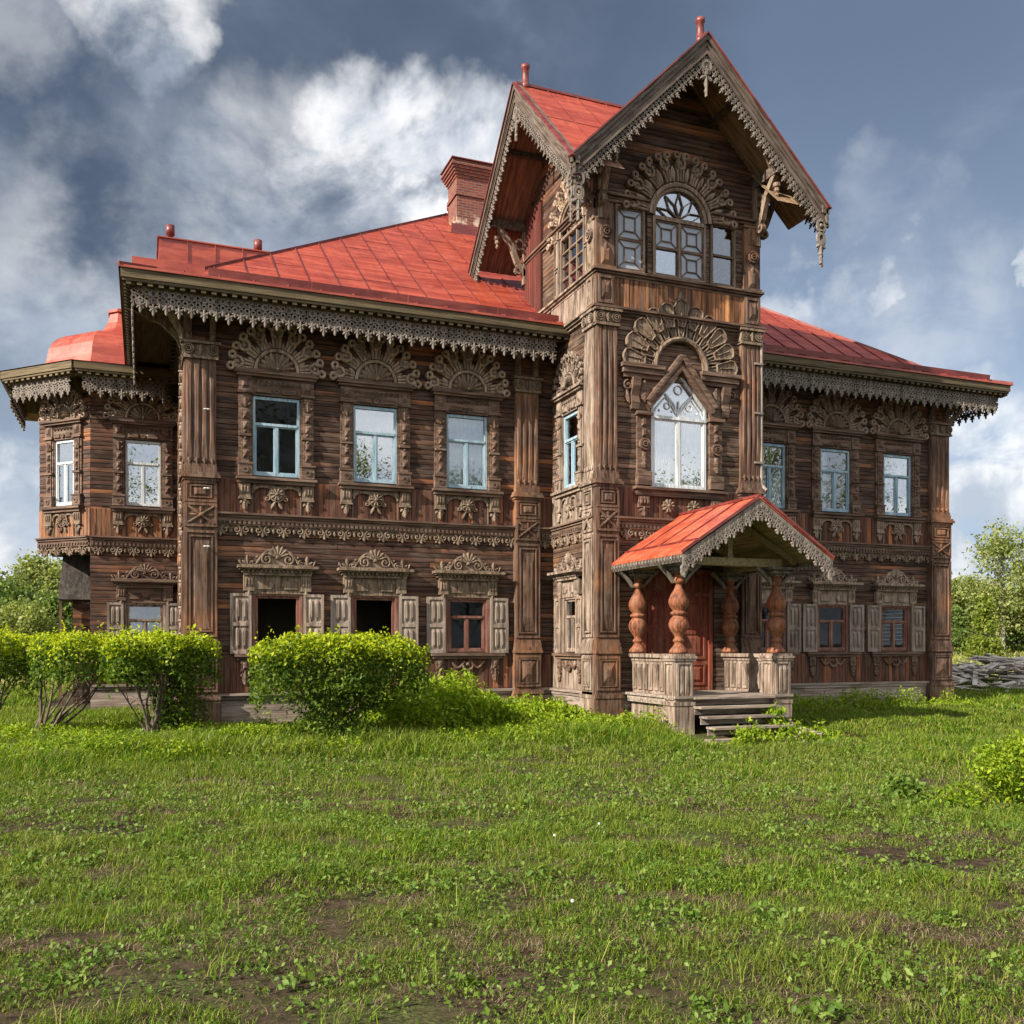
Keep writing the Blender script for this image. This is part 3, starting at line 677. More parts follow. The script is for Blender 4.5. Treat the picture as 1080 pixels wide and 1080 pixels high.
def upper_window(loc, rz, hw=.53, frame='blue_frame_wood', glassm='sky_glass', curtain=None, carve='lifted_carved_wood', s=1.0, casing='trim_wood', nf=7):
    z0, z1 = 5.62, 7.40; tr = 6.78; hc_ = 'hood_wood' if carve == 'lifted_carved_wood' else carve
    o = part('window', cached(('uf', hw), lambda: win_frame(hw, z0, z1, tr), 'window_frame', frame), frame, loc, rz)
    sub('pane', cached(('up', hw), lambda: pane_mb(hw, z0, z1), 'pane', glassm), glassm, o)
    sub('window_casing', cached(('uc', hw), lambda: upper_casing(hw), 'window_casing', casing), casing, o)
    sub('carved_crown', cached(('ucr', s, nf), lambda: crown_mesh(s, nf), 'carved_crown', carve), carve, o)
    sub('sill', cached(('us', hw), lambda: upper_sill(hw), 'sill', casing), casing, o)
    sub('apron_carving', cached(('ua', hw), lambda: upper_apron(hw), 'apron_carving', hc_), hc_, o)
    if curtain:
        mb = MB(); c = curtain
        n = 24; x0, x1 = c[1]*hw, c[2]*hw
        vs = []; 
        for i in range(n+1):
            x = x0+(x1-x0)*i/n; y = .16+.018*math.sin(i*1.9)
            vs += [(x, y, c[3]), (x, y, c[4])]
        mb.add(vs, [(2*i, 2*i+2, 2*i+3, 2*i+1) for i in range(n)])
        sub('curtain', mb, c[0], o)
    return o
cw = 'curtain_cloth'
upper_window((UPW[0], 0, 0), 0, glassm='dark_glass')
upper_window((UPW[1], 0, 0), 0, glassm='sky_glass')
upper_window((UPW[2], 0, 0), 0, glassm='clear_glass', curtain=('blue_curtain_cloth', -.95, .95, 5.65, 7.38)); 
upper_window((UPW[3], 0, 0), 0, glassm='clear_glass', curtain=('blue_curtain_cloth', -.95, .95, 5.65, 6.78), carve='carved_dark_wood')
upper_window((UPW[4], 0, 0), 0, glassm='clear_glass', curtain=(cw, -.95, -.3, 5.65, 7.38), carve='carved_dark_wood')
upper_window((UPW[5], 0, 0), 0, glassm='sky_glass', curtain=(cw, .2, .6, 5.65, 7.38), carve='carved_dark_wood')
upper_window((TL, TV+SW, 0), R(-90), .44, 'blue_frame_wood', 'clear_glass', carve='pale_wood', s=.80, casing='pale_wood')
upper_window((0, BV, 0), 0, .46, 'white_frame_wood', 'sky_glass', carve='lifted_carved_wood', s=.92)
upper_window((-1.32-CF/2, BV+CF/2, 0), R(-45), .37, 'white_frame_wood', 'sky_glass', carve='lifted_carved_wood', s=.80)

def hood_mesh(hw):
    mb = MB(); o = hw+.40
    mb.rect(-hw-.1, hw+.1, 2.95, 3.40, .02, -.07)
    for s in (-1, 1):
        x0, x1 = min(s*.06, s*(hw-.03)), max(s*.06, s*(hw-.03)); t = .06
        pl = [(x0, 3.03), (x1, 3.03), (x1, 3.25), (x0, 3.25)]
        pl = [(s*(hw-.03), 3.04), (s*(hw-.03), 3.24), (s*.15, 3.24), (s*.07, 3.14), (s*.15, 3.04)]
        mb.prism(pl, -.06, -.105, .12, .02)
        c = s*(hw+.14)
        mb.rect(c-.12, c+.12, 3.0, 3.42, 0, -.12, .05)
        for q in (-.06, 0, .06): mb.pyr(c+q-.022, c+q+.022, 3.08, 3.32, -.11, -.15, .6)
        mb.petal(c, 3.02, -90, 0, .10, .16, 0, -.13)
    mb.rect(-o+.14, o-.14, 3.36, 3.42, .02, -.16)
    x = -o+.12
    while x < o-.16: mb.box(x, x+.05, -.21, -.15, 3.425, 3.475); x += .095
    mb.rect(-o+.10, o-.10, 3.42, 3.48, .02, -.155); mb.rect(-o+.04, o-.04, 3.48, 3.515, .02, -.25); mb.rect(-o, o, 3.515, 3.575, .02, -.32)
    return mb
def hood_crown(hw):
    mb = MB(); z = 3.575
    mb.rect(-hw-.3, hw+.3, z, z+.035, -.03, -.12)
    for i in range(7): mb.petal(0, z+.20, 18+144*i/6, .03, .27, .10, -.04, -.12, .75)
    mb.disc(0, z+.2, .06, -.04, -.14, 8)
    for s in (-1, 1):
        mb.spiral(s*.24, z+.15, .13, 1.5, 90, -s, .042, -.04, -.11)
        pts = [(s*(.06+.40*t), z+.34-.28*t*t+.05*math.sin(PI*t)) for t in [i/8 for i in range(9)]]
        mb.ribbon(pts, .05, -.04, -.10)
        mb.spiral(s*.52, z+.08, .07, 1.2, 90, s, .03, -.04, -.10)
        mb.petal(s*.66, z+.03, 90, 0, .22, .08, -.04, -.10); mb.petal(s*.66, z+.03, 35, 0, .15, .07, -.04, -.09); mb.petal(s*.66, z+.03, 145, 0, .15, .07, -.04, -.09)
        mb.petal(s*.80, z+.03, 90-s*25, 0, .12, .06, -.04, -.09)
        mb.disc(s*.45, z+.2, .035, -.04, -.10, 8)
    mb.prism([(-.44, z), (.44, z), (.36, z+.17), (.2, z+.26), (0, z+.3), (-.2, z+.26), (-.36, z+.17)], -.03, -.055)
    return mb
def shutter_mesh(w=.46):
    mb = MB()
    mb.rect(0, w, 1.60, 2.95, .02, -.025); mb.pframe(0, w, 1.60, 2.95, .065, -.02, -.055); mb.rect(.065, w-.065, 2.22, 2.30, -.02, -.055)
    for z0, z1 in ((1.70, 2.19), (2.33, 2.85)):
        for c in (w*.36, w*.64): mb.prism([(c-.045, z0+.03), (c, z0), (c+.045, z0+.03), (c+.045, z1-.03), (c, z1), (c-.045, z1-.03)], -.02, -.065, .35, .035)
    return mb
def lower_casing(hw):
    mb = MB(); w = .075
    mb.rect(-hw-w, -hw, 1.60, 2.96, .03, -.045); mb.rect(hw, hw+w, 1.60, 2.96, .03, -.045); mb.rect(-hw, hw, 2.90, 2.955, .03, -.043)
    return mb
def lower_apron(hw):
    mb = MB(); o = hw+.45
    mb.rect(-o, o, 1.53, 1.595, .02, -.17); mb.rect(-o+.05, o-.05, 1.46, 1.53, .02, -.11)
    for s in (-1, 1):
        c = s*(hw+.22); mb.rect(c-.10, c+.10, 1.20, 1.46, 0, -.09, .05); mb.pyr(c-.05, c+.05, 1.23, 1.44, -.08, -.13, .6)
        mb.petal(c, 1.22, -90, 0, .34, .14, -.02, -.11); mb.spiral(c-.07, 1.12, .05, 1.1, 90, -1, .022, -.02, -.09); mb.spiral(c+.07, 1.12, .05, 1.1, 90, 1, .022, -.02, -.088)
        pts = [(s*(.08+.34*t), 1.40-.16*math.sin(PI*t)) for t in [i/8 for i in range(9)]]
        mb.ribbon(pts, .055, -.02, -.08)
    mb.ring(0, 1.30, .15, .09, -.02, -.10, 14, 180, 360, dome=.015); mb.disc(0, 1.33, .06, -.02, -.12, 8)
    return mb
def lower_window(loc, rz, hw=.49, frame='red_frame_wood', glassm='dark_glass', carve='lifted_carved_wood', shut='shutter_wood', open_=False, sw=.46, casing='red_frame_wood', ls=0., rs=0.):
    z0, z1 = 1.63, 2.91; hc_ = 'hood_wood' if carve == 'lifted_carved_wood' else carve
    o = part('window', cached(('lf', hw, open_), lambda: win_frame(hw, z0, z1, 2.48) if not open_ else win_outer(hw, z0, z1), 'window_frame', frame), frame, loc, rz)
    if not open_: sub('pane', cached(('lp', hw), lambda: pane_mb(hw, z0, z1), 'pane', glassm), glassm, o)
    sub('window_casing', cached(('lc', hw), lambda: lower_casing(hw), 'window_casing', casing), casing, o)
    sub('window_hood', cached(('lh', hw), lambda: hood_mesh(hw), 'window_hood', hc_), hc_, o)
    sub('carved_crown', cached(('lcr', hw), lambda: hood_crown(hw), 'carved_crown', hc_), hc_, o)
    sub('apron_carving', cached(('la', hw), lambda: lower_apron(hw), 'apron_carving', 'trim_wood'), 'trim_wood', o)
    for s, tilt in ((-1, ls), (1, rs)):
        q = sub('shutter', cached(('sh', sw), lambda: shutter_mesh(sw), 'shutter', shut), shut, o)
        q.location = (s*(hw+.085), -.06, 0)
        if s < 0: q.rotation_euler = (0, 0, R(180)+R(-tilt)); q.scale = (1, -1, 1)
        else: q.rotation_euler = (0, 0, R(-tilt))
    return o
def win_outer(hw, z0, z1, w=.06):
    mb = MB(); mb.rect(-hw, -hw+w, z0, z1, .07, 0); mb.rect(hw-w, hw, z0, z1, .07, 0); mb.rect(-hw+w, hw-w, z0, z0+w, .07, -.002); mb.rect(-hw+w, hw-w, z1-w, z1, .07, -.002)
    return mb
lower_window((LOW[0], 0, 0), 0, open_=True, shut='pale_wood', ls=4, rs=6); lower_window((LOW[1], 0, 0), 0, open_=True, ls=9, rs=7); lower_window((LOW[2], 0, 0), 0, ls=6, rs=3, shut='shutter_wood')
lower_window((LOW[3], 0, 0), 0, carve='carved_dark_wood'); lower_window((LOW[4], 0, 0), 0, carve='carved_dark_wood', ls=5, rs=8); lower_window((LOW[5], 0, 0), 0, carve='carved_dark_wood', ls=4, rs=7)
lower_window((TL, TV+SW, 0), R(-90), .36, 'pale_wood', 'clear_glass', carve='pale_wood', shut='pale_wood', sw=.34, casing='pale_wood')
lower_window((0.05, BV, 0), 0, .46, 'pale_wood', 'clear_glass', carve='trim_wood', casing='pale_wood', sw=.42)

# ------------------------------------------------------------------ pilasters
def pil_lower(mb, w, d, z0=1.62, z1=5.46):
    h = w/2
    mb.rect(-h, h, z0, z1, .0, -d)
    y = -d
    mb.rect(-h-.05, h+.05, 1.60, 1.66, 0, y-.09); mb.rect(-h-.035, h+.035, 1.66, 1.74, 0, y-.065); mb.rect(-h-.02, h+.02, 1.74, 1.84, 0, y-.045); mb.rect(-h-.01, h+.01, 1.84, 1.92, 0, y-.025)
    e = .055
    for a, b in ((2.0, 4.28), (4.42, 4.88), (4.96, 5.36)): mb.pframe(-h+.01, h-.01, a-.03, b+.03, e, y, y-.035)
    mb.pframe(-h+.10, h-.10, 2.08, 4.20, .035, y, y-.05); mb.pyr(-h+.16, h-.16, 2.14, 4.14, y, y-.045, .35)
    k = h-.075
    for s in (-1, 1): mb.ribbon([(-k, 4.65-s*.19), (0, 4.65), (k, 4.65+s*.19)], .05, y, y-.045-s*.003)
    mb.disc(0, 4.65, .05, y, y-.07, 8)
    for a in (0, 90, 180, 270): mb.petal(0, 4.65, a, .07, .2 if a % 180 else min(.26, k), .07, y, y-.03)
    mb.pframe(-h+.12, h-.12, 5.02, 5.30, .03, y, y-.05); mb.pyr(-h+.16, h-.16, 5.05, 5.27, y, y-.05, .5)
    mb.rect(-h-.03, h+.03, 5.40, 5.46, 0, y-.05); mb.rect(-h-.07, h+.07, 5.46, 5.52, 0, y-.10); mb.rect(-h-.04, h+.04, 5.52, 5.58, 0, y-.07)
def pil_foot(mb, w, d):
    h = w/2+.03; y = -d-.03
    mb.rect(-h, h, .66, 1.60, 0, y); mb.pframe(-h+.03, h-.03, .76, 1.54, .06, y, y-.03); mb.pframe(-h+.11, h-.11, .84, 1.46, .03, y, y-.045); mb.pyr(-h+.15, h-.15, .88, 1.42, y, y-.07, .7)
    mb.rect(-h-.04, h+.04, .58, .66, 0, y-.05)
    mb.rect(-h-.05, h+.05, -.35, .58, 0, y-.03)
def pil_upper(mb, w, d, z0=5.58, z1=8.10):
    h = w/2*.92; y = -d*.8
    mb.rect(-h, h, z0, z1, 0, y)
    mb.rect(-h-.02, h+.02, 5.58, 5.70, 0, y-.05); mb.rect(-h-.01, h+.01, 5.70, 5.78, 0, y-.03)
    n = 4; p = 2*h/n
    for i in range(n):
        c = -h+p*(i+.5); mb.prism([(c-p*.36, z0+.26), (c+p*.36, z0+.26), (c+p*.36, z1-.02), (c-p*.36, z1-.02)], y+.01, y-.045, .5, .035)
        mb.petal(c, z0+.20, 90, 0, .13, p*.7, y, y-.05, .35)
def pil_cap(mb, w, d, z=8.10):
    h = w/2; y = -d
    mb.rect(-h-.02, h+.02, z, z+.30, 0, y)
    for s in (-1, 1): mb.ring(s*h*.0+s*(h-.09), z+.17, .115, .085, y+.02, y-.05, 12); mb.ring(s*(h-.09), z+.17, .065, .04, y+.02, y-.06, 10); mb.disc(s*(h-.09), z+.17, .025, y, y-.07, 8)
    mb.petal(0, z+.05, 90, 0, .22, .12, y, y-.06); mb.rect(-h-.06, h+.06, z+.29, z+.345, 0, y-.08); mb.rect(-h-.02, h+.02, z-.03, z+.03, 0, y-.04)
def pil_brackets(mb, w, d, z=8.445):
    h = w/2
    for s in (-1, 1):
        c = s*(h-.10)
        M = mb.M
        prof = [(-d*.2, z), (-d*.9, z+.05), (-d*1.1, z+.16), (-d*.8, z+.26), (-d*1.0, z+.42), (-.55, z+.78), (-.55, z+.86), (0, z+.86), (0, z)]
        n = len(prof); vs = [(c-.06, y, q) for y, q in prof]+[(c+.06, y, q) for y, q in prof]
        mb.add(vs, [tuple(range(n)), tuple(range(n, 2*n))[::-1]]+[(i, (i+1) % n, n+(i+1) % n, n+i) for i in range(n)])
        mb.disc(c, z+.22, .075, 0, -d*1.25, 8)
def pilaster(loc, rz, w, d, mat='post_wood', foot=True, cap=True, upto=None):
    mb = MB(); pil_lower(mb, w, d); pil_upper(mb, w, d, 5.58, upto or 8.10)
    if foot: pil_foot(mb, w, d)
    o = part('pilaster', mb, mat, loc, rz)
    m2 = MB(); pil_cap(m2, w, d, upto or 8.10); 
    if not upto: pil_brackets(m2, w, d)
    sub('capital', m2, 'hood_wood' if mat == 'post_wood' else mat, o)
    return o
pilaster((1.18, 0, 0), 0, .70, .16); pilaster((.9, .36, 0), R(-90), .70, .06)
pilaster((8.92, 0, 0), 0, .66, .16)
pilaster((22.30, 0, 0), 0, .78, .16); pilaster((UR, .4, 0), R(90), .7, .1)
pilaster((9.855, TV, 0), 0, .58, .13, upto=9.10); pilaster((TL, TV+.26, 0), R(-90), .52, .11, 'pale_wood', upto=9.10)
pilaster((TR-.185, TV, 0), 0, .58, .13, upto=9.10); pilaster((TR, TV+.26, 0), R(90), .52, .11, upto=9.10)
# carved strip on the main block's side wall beside the corner, as seen edge-on
mb = MB()
for i in range(22):
    z = 1.9+i*.3; mb.ring(.95, z, .11, .05, 0, -.13, 10); mb.disc(.95, z+.15, .05, 0, -.15, 8)
part('carved_strip', mb, 'lifted_carved_wood', (UL, 1.9, 0), R(-90))
# porcelain insulators and the cut wire on the corner pilaster
mb = MB()
for z in (6.95, 5.22, 3.95):
    mb.M = Matrix.Translation((1.30, -.27, z)) @ Matrix.Rotation(R(90), 4, 'Y'); mb.lathe([(.012, -.07), (.02, -.05), (.022, -.01), (.016, 0), (.022, .01), (.02, .05), (.01, .07)], 0, 0, 8); mb.M = None
part('insulator', mb, 'porcelain', smooth=True)

# ------------------------------------------------------------------ eaves: soffit, mouldings, lace
def lace_mesh(L, big=True, y=0., z=0., drop=1.0, p=.25):
    mb = MB(); n = max(1, round(L/p)); p = L/n; r = random.Random(int(L*31)); k = drop; g = p/.25
    mb.rect(0, L, z-.05*k, z, y+.0, y-.03)
    for i in range(n):
        c = (i+.5)*p; e = (i % 2)*.045*k; j = r.uniform(0, .003); h = p*.5
        f, b = y-.028-j, y
        mb.ring(c, z-.115*k, .078*k*g, .036*k*g, b, f, 10); mb.disc(c, z-.115*k, .024*k, b, f-.006, 6)
        mb.ring(c-h, z-.095*k, .060*k*g, .030*k*g, b, f-.003, 8); mb.ring(c-h, z-.235*k, .066*k*g, .030*k*g, b, f-.002, 9)
        mb.ring(c, z-.255*k, .060*k*g, .026*k*g, b, f-.005, 9)
        for s in (-1, 1):
            mb.ribbon([(c+s*.02*k, z-.17*k), (c+s*.075*k*g, z-.15*k), (c+s*h*.85, z-.165*k)], .028*k, b, f+.003, .004)
            mb.ribbon([(c+s*.02*k, z-.32*k), (c+s*.07*k*g, z-.29*k), (c+s*h*.8, z-.30*k)], .026*k, b, f+.003, .004)
            mb.petal(c, z-(.385+e)*k, 90+s*58, -.01, .105*k, .062*k, b, f-.004); mb.petal(c, z-(.385+e)*k, -90+s*55, -.01, .095*k, .06*k, b, f-.004)
        mb.petal(c, z-(.36+e)*k, 90, -.02, .10*k, .05*k, b, f-.007); mb.petal(c, z-(.39+e)*k, -90, -.01, .15*k, .065*k, b, f-.007)
        mb.disc(c, z-(.385+e)*k, .032*k, b, f-.012, 6)
        mb.petal(c-h, z-.285*k, -90, 0, .13*k, .075*k, b, f-.004)
        for s in (-1, 1): mb.petal(c-h, z-.30*k, -90+s*55, 0, .075*k, .05*k, b, f-.004)
    return mb
def eave_run(L, loc, rz, ov=1.05, ztop=9.50, ext0=0., ext1=0., lacemat='lace_wood', drop=1.0, wide=True):
    # local: x along the wall, y=0 the wall plane, eave edge at y=-ov
    mb = MB()
    mb.rect(-ext0, L+ext1, ztop-.17, ztop+.02, -ov+.05, -ov); mb.rect(-ext0+.03, L+ext1-.03, ztop-.23, ztop-.17, -ov+.12, -ov+.03)
    mb.box(-ext0+.06, L+ext1-.06, -ov+.20, -ov+.28, ztop-.30, ztop-.10)
    x = -ext0+.1
    while x < L+ext1-.1:
        mb.box(x, x+.10, -ov+.05, -ov+.20, ztop-.29, ztop-.18); x += .21
    o = part('eave_cornice', mb, 'soffit_wood', loc, rz)
    m2 = MB(); m2.box(-ext0+.05, L+ext1-.05, -ov+.28, .05, ztop-.175, ztop-.12)
    if wide:
        m2.rect(-.0, L, ztop-.44, ztop-.175, .0, -.12); m2.rect(0, L, ztop-.48, ztop-.44, .0, -.15)
        x = .1
        while x < L-.12: m2.box(x, x+.12, -.24, -.11, ztop-.42, ztop-.19); x += .36
    sub('soffit', m2, 'soffit_wood', o)
    k = lace_mesh(L+ext0+ext1-.5, True, 0, 0, drop); k.v = [(a-ext0+.25, b-ov+.235, c+ztop-.27) for a, b, c in k.v]
    sub('lace_board', k, lacemat, o)
    return o
eave_run(TL-UL, (UL, 0, 0), 0, 1.08, ext0=1.33, ext1=.0)
eave_run(UR-TR, (TR, 0, 0), 0, 1.08, ext0=0., ext1=1.38)
eave_run(18, (UL, 18, 0), R(-90), 1.33, ext0=0, ext1=1.02)
eave_run(18, (UR, 0, 0), R(90), 1.38, ext0=1.02, ext1=0)
BZ = 9.17
eave_run(2.2, (-1.32, BV, 0), 0, .95, BZ, ext0=.36, wide=True); eave_run(CF*1.4142, (-1.32-CF, BV+CF, 0), R(-45), .95, BZ-.003, ext0=.36, ext1=.36); eave_run(3.6, (-1.32-CF, BV+CF+3.6, 0), R(-90), .95, BZ, ext1=.36)
# corner struts under the overhang
def strut(loc, rz, a=.95, hgt=1.0, zt=9.28, mat='lifted_carved_wood'):
    mb = MB(); w = .05
    pts = [(-.02, zt-hgt), (-.16, zt-hgt*.62), (-.42*a, zt-hgt*.30), (-a, zt-.02)]
    for i in range(len(pts)-1):
        (y0, z0), (y1, z1) = pts[i], pts[i+1]; mb.beam((0, y0, z0), (0, y1, z1), .10, .11)
    mb.M = Matrix.Rotation(R(-90), 4, 'Z') @ Matrix.Identity(4)
    mb.M = None
    mb.beam((0, -.0, zt-.06), (0, -a, zt-.06), .1, .09); mb.beam((0, -.02, zt-hgt), (0, -.02, zt), .1, .09)
    q = MB()
    for (y, z, r) in ((-.30*a, zt-.30*hgt, .13), (-.60*a, zt-.2*hgt, .09)):
        for t in range(12):
            a0 = 2*PI*t/12; a1 = 2*PI*(t+1)/12
            q.beam((0, y+r*math.cos(a0), z+r*math.sin(a0)), (0, y+r*math.cos(a1), z+r*math.sin(a1)), .06, .05)
    mb.v += [tuple(v) for v in q.v]; o = len(mb.v)-len(q.v); mb.f += [tuple(i+o for i in f) for f in q.f]
    part('eave_bracket', mb, mat, loc, rz)
strut((UL, .02, 0), R(-45), 1.28, 1.1); strut((UR, .02, 0), R(45), 1.28, 1.1); strut((.9, .5, 0), R(-90), 1.2, 1.0); strut((UR, .6, 0), R(90), 1.2, 1.0)

# ------------------------------------------------------------------ main roof
E0, E1, F0, F1 = -.47, 24.12, -1.12, 19.0
def rz_(s): return 9.56+s*(.45/1.3) if s < 1.3 else 10.01+(s-1.3)*.735
RID = (F1-F0)/2
mb = MB()
rings = []
for s in (0, 1.3, RID):
    rings.append([(E0+s, F0+s, rz_(s)), (E1-s, F0+s, rz_(s)), (E1-s, F1-s, rz_(s)), (E0+s, F1-s, rz_(s))])
vs = [p for r in rings for p in r]+[(x, y, z-.05) for x, y, z in rings[0]]
fs = []
for k in (0, 4):
    for i in range(4): fs.append((k+i, k+(i+1) % 4, k+4+(i+1) % 4, k+4+i))
for i in range(4): fs.append((i, (i+1) % 4, 12+(i+1) % 4, 12+i))
mb.add(vs, fs)
roof = part('roof', mb, 'red_roof_metal')
mb = MB(); r = random.Random(4)
def seam(p, q, h=.04, w=.028): mb.beam((p[0], p[1], p[2]+h*.3), (q[0], q[1], q[2]+h*.3), w, h)
u = E0+.55; cols_ = []
while u < E1-.4:
    sm = min(RID, u-E0, E1-u)
    cols_.append((u, sm))
    if sm > 1.3: seam((u, F0+1.3, rz_(1.3)), (u, F0+sm-.02, rz_(sm-.02)))
    seam((u, F0+.02, rz_(.02)), (u, F0+min(1.3, sm), rz_(min(1.3, sm))))
    u += .72
for i in range(len(cols_)-1):
    s = r.uniform(1.9, 4.2)
    while s < min(cols_[i][1], cols_[i+1][1])-.2:
        seam((cols_[i][0], F0+s, rz_(s)), (cols_[i+1][0], F0+s, rz_(s)), .008, .02); s += r.uniform(2.2, 3.4)
for sx in (0, 1):
    v = F0+.6
    while v < 18:
        sm = min(RID, v-F0, F1-v); X = (lambda s: E0+s) if sx == 0 else (lambda s: E1-s)
        if sm > 1.3: seam((X(1.3), v, rz_(1.3)), (X(sm-.02), v, rz_(sm-.02)))
        seam((X(.02), v, rz_(.02)), (X(min(1.3, sm)), v, rz_(min(1.3, sm)))); v += .72
for a, b in (((E0, F0), 1), ((E1, F0), -1)):
    for s0, s1 in ((0, 1.3), (1.3, RID)):
        seam((a[0]+b*s0, a[1]+s0, rz_(s0)), (a[0]+b*s1, a[1]+s1, rz_(s1)), .06, .06)
seam((E0+RID, F0+RID, rz_(RID)), (E1-RID, F0+RID, rz_(RID)), .07, .07)
sub('roof_seam', mb, 'dark_red_metal', roof)
# low snow board standing on the eave
mb = MB()
def snow(u0, u1):
    u = u0; k = 0
    while u < u1:
        e = min(u1, u+2.2); z = rz_(.42)
        vs = [(u, F0+.36, z-.02), (e-.015, F0+.36, z-.02), (e-.015, F0+.33, z+.15), (u, F0+.33, z+.15), (u, F0+.385, z-.02), (e-.015, F0+.385, z-.02), (e-.015, F0+.355, z+.155), (u, F0+.355, z+.155)]
        mb.add(vs, [(0,1,2,3), (7,6,5,4), (0,4,5,1), (2,6,7,3), (0,3,7,4), (1,5,6,2)]); u = e; k += 1
snow(1.3, 9.5); sub('snow_board', mb, 'dark_red_metal', roof); mb = MB(); snow(14.1, 23.6)
sub('snow_board', mb, 'dark_red_metal', roof)
# red metal parapet box near the left corner, with vent posts
mb = MB()
mb.box(.36, 3.2, 2.5, 6.6, 9.9, 11.67); mb.box(.32, 3.24, 2.46, 6.6, 11.67, 11.70)
mb.box(1.0, 1.025, 2.47, 2.5, 10.0, 11.67); mb.box(1.65, 1.675, 2.47, 2.5, 10.0, 11.67); mb.box(2.3, 2.325, 2.47, 2.5, 10.0, 11.67)
pb = part('roof_parapet', mb, 'red_roof_metal'); mb = MB(); mb.box(-.22, 1.25, -.42, -.36, 9.62, 10.02); sub('roof_curb', mb, 'red_roof_metal', roof)
for (x, y, z) in ((.62, 2.7, 11.69), (2.72, 2.8, 11.69)):
    mb = MB(); mb.lathe([(.06, z), (.06, z+.14), (.105, z+.15), (.105, z+.38), (.02, z+.40)], x, y, 12); sub('vent_pipe', mb, 'dark_red_metal', pb, True)
mb = MB(); mb.lathe([(.07, 16.25), (.07, 16.6), (.11, 16.62), (.11, 16.75), (.02, 16.78)], 9.75, 8.9, 12); sub('vent_pipe', mb, 'dark_red_metal', roof, True)
# chimney
mb = MB()
def sq(z0, z1, h): mb.box(-h, h, -h*.8, h*.8, z0, z1)
sq(-1.6, .05, .66); sq(.05, .25, .62); sq(.25, 1.15, .56); sq(1.15, 1.25, .61); sq(1.25, 1.72, .57)
for i in range(5): sq(1.72+i*.085, 1.80+i*.085, .60+i*.045)
sq(2.14, 2.24, .74)
ch = part('chimney', mb, 'brick', (9.98, 7.55, 15.15))
mb = MB(); mb.box(-.79, .79, -.66, .66, 2.24, 2.27); sub('chimney_cap', mb, 'dark_red_metal', ch)
mb = MB(); mb.prism([(-.95, -1.3), (.95, -1.3), (.78, .14), (-.78, .14)], -.60, -.62); sub('chimney_flashing', mb, 'dark_red_metal', ch)

# bay roof: bell-shaped red dome over the oriel
def bay_roof():
    c = (-.55, BV+3.0); out = [(-1.32-.42, BV-.97), (.9, BV-.97), (.9, BV+7), (-1.32-CF-.97, BV+7), (-1.32-CF-.97, BV+CF-.42)]
    prof = [(1.0, 0.), (.68, .26), (.645, .60), (.635, .80), (.622, .98), (.595, 1.16), (.555, 1.31), (.50, 1.43), (.42, 1.53), (.32, 1.63), (.24, 1.76), (.18, 1.94), (.14, 2.18), (.118, 2.48), (.135, 2.50), (.135, 2.58)]
    mb = MB(); n = len(out); vs = []; fs = []
    for k, h in prof:
        for x, y in out: vs.append((c[0]+(x-c[0])*k, c[1]+(y-c[1])*k, BZ+.03+h))
    for j in range(len(prof)-1):
        for i in range(n): fs.append((j*n+i, j*n+(i+1) % n, j*n+n+(i+1) % n, j*n+n+i))
    fs.append(tuple(range((len(prof)-1)*n, len(prof)*n))); fs.append(tuple(range(n))[::-1])
    mb.add(vs, fs); return mb
br_ = part('bay_roof', bay_roof(), 'red_roof_metal')
# small back porch with a shingled roof behind the left wing
mb = MB(); mb.add([(-2.35, BV+3.0, 3.15), (-1.32, BV+3.0, 3.15), (-1.32, BV+3.6, 4.52), (-2.25, BV+3.6, 4.52), (-2.35, BV+5.2, 3.15), (-1.32, BV+5.2, 3.15)], [(0,1,2,3), (3,2,5,4), (0,3,4), (0,4,5,1)])
an = part('back_porch', mb, 'shingle_wood')
sub('wall', courses(.65, .0, 3.15, (), 55), 'log_wood', an).location = (-1.97, BV+3.4, 0)
mb = MB(); mb.box(-2.33, -2.25, BV+3.1, BV+3.2, -.1, 3.15); sub('post', mb, 'post_wood', an)

# ------------------------------------------------------------------ tower upper storey
def tower_cornice(L, z, pr):
    mb = MB(); mb.rect(-pr, L+pr, z, z+.05, 0, -pr); mb.rect(-pr*.7, L+pr*.7, z-.05, z, 0, -pr*.7); mb.rect(-pr*.4, L+pr*.4, z-.11, z-.05, 0, -pr*.4); return mb
for z, pr in ((9.47, .20), (10.33, .17), (12.06, .16)):
    if z < 12: part('tower_cornice', tower_cornice(TR-TL, z, pr), 'trim_wood', (TL, TV, 0))
    else:
        for a, b in ((-.12, tw-.86), (tw+.86, 2*tw+.12)):
            mb = MB(); mb.rect(a, b, z, z+.05, 0, -pr); mb.rect(a, b, z-.06, z, 0, -pr*.6)
            part('tower_cornice', mb, 'trim_wood', (TL, TV, 0))
    part('tower_cornice', tower_cornice(4.25, z+.004, pr-.003), 'pale_wood' if z < 12 else 'trim_wood', (TL, 1.7, 0), R(-90))
    part('tower_cornice', tower_cornice(4.25, z+.004, pr-.003), 'trim_wood', (TR, TV, 0), R(90))
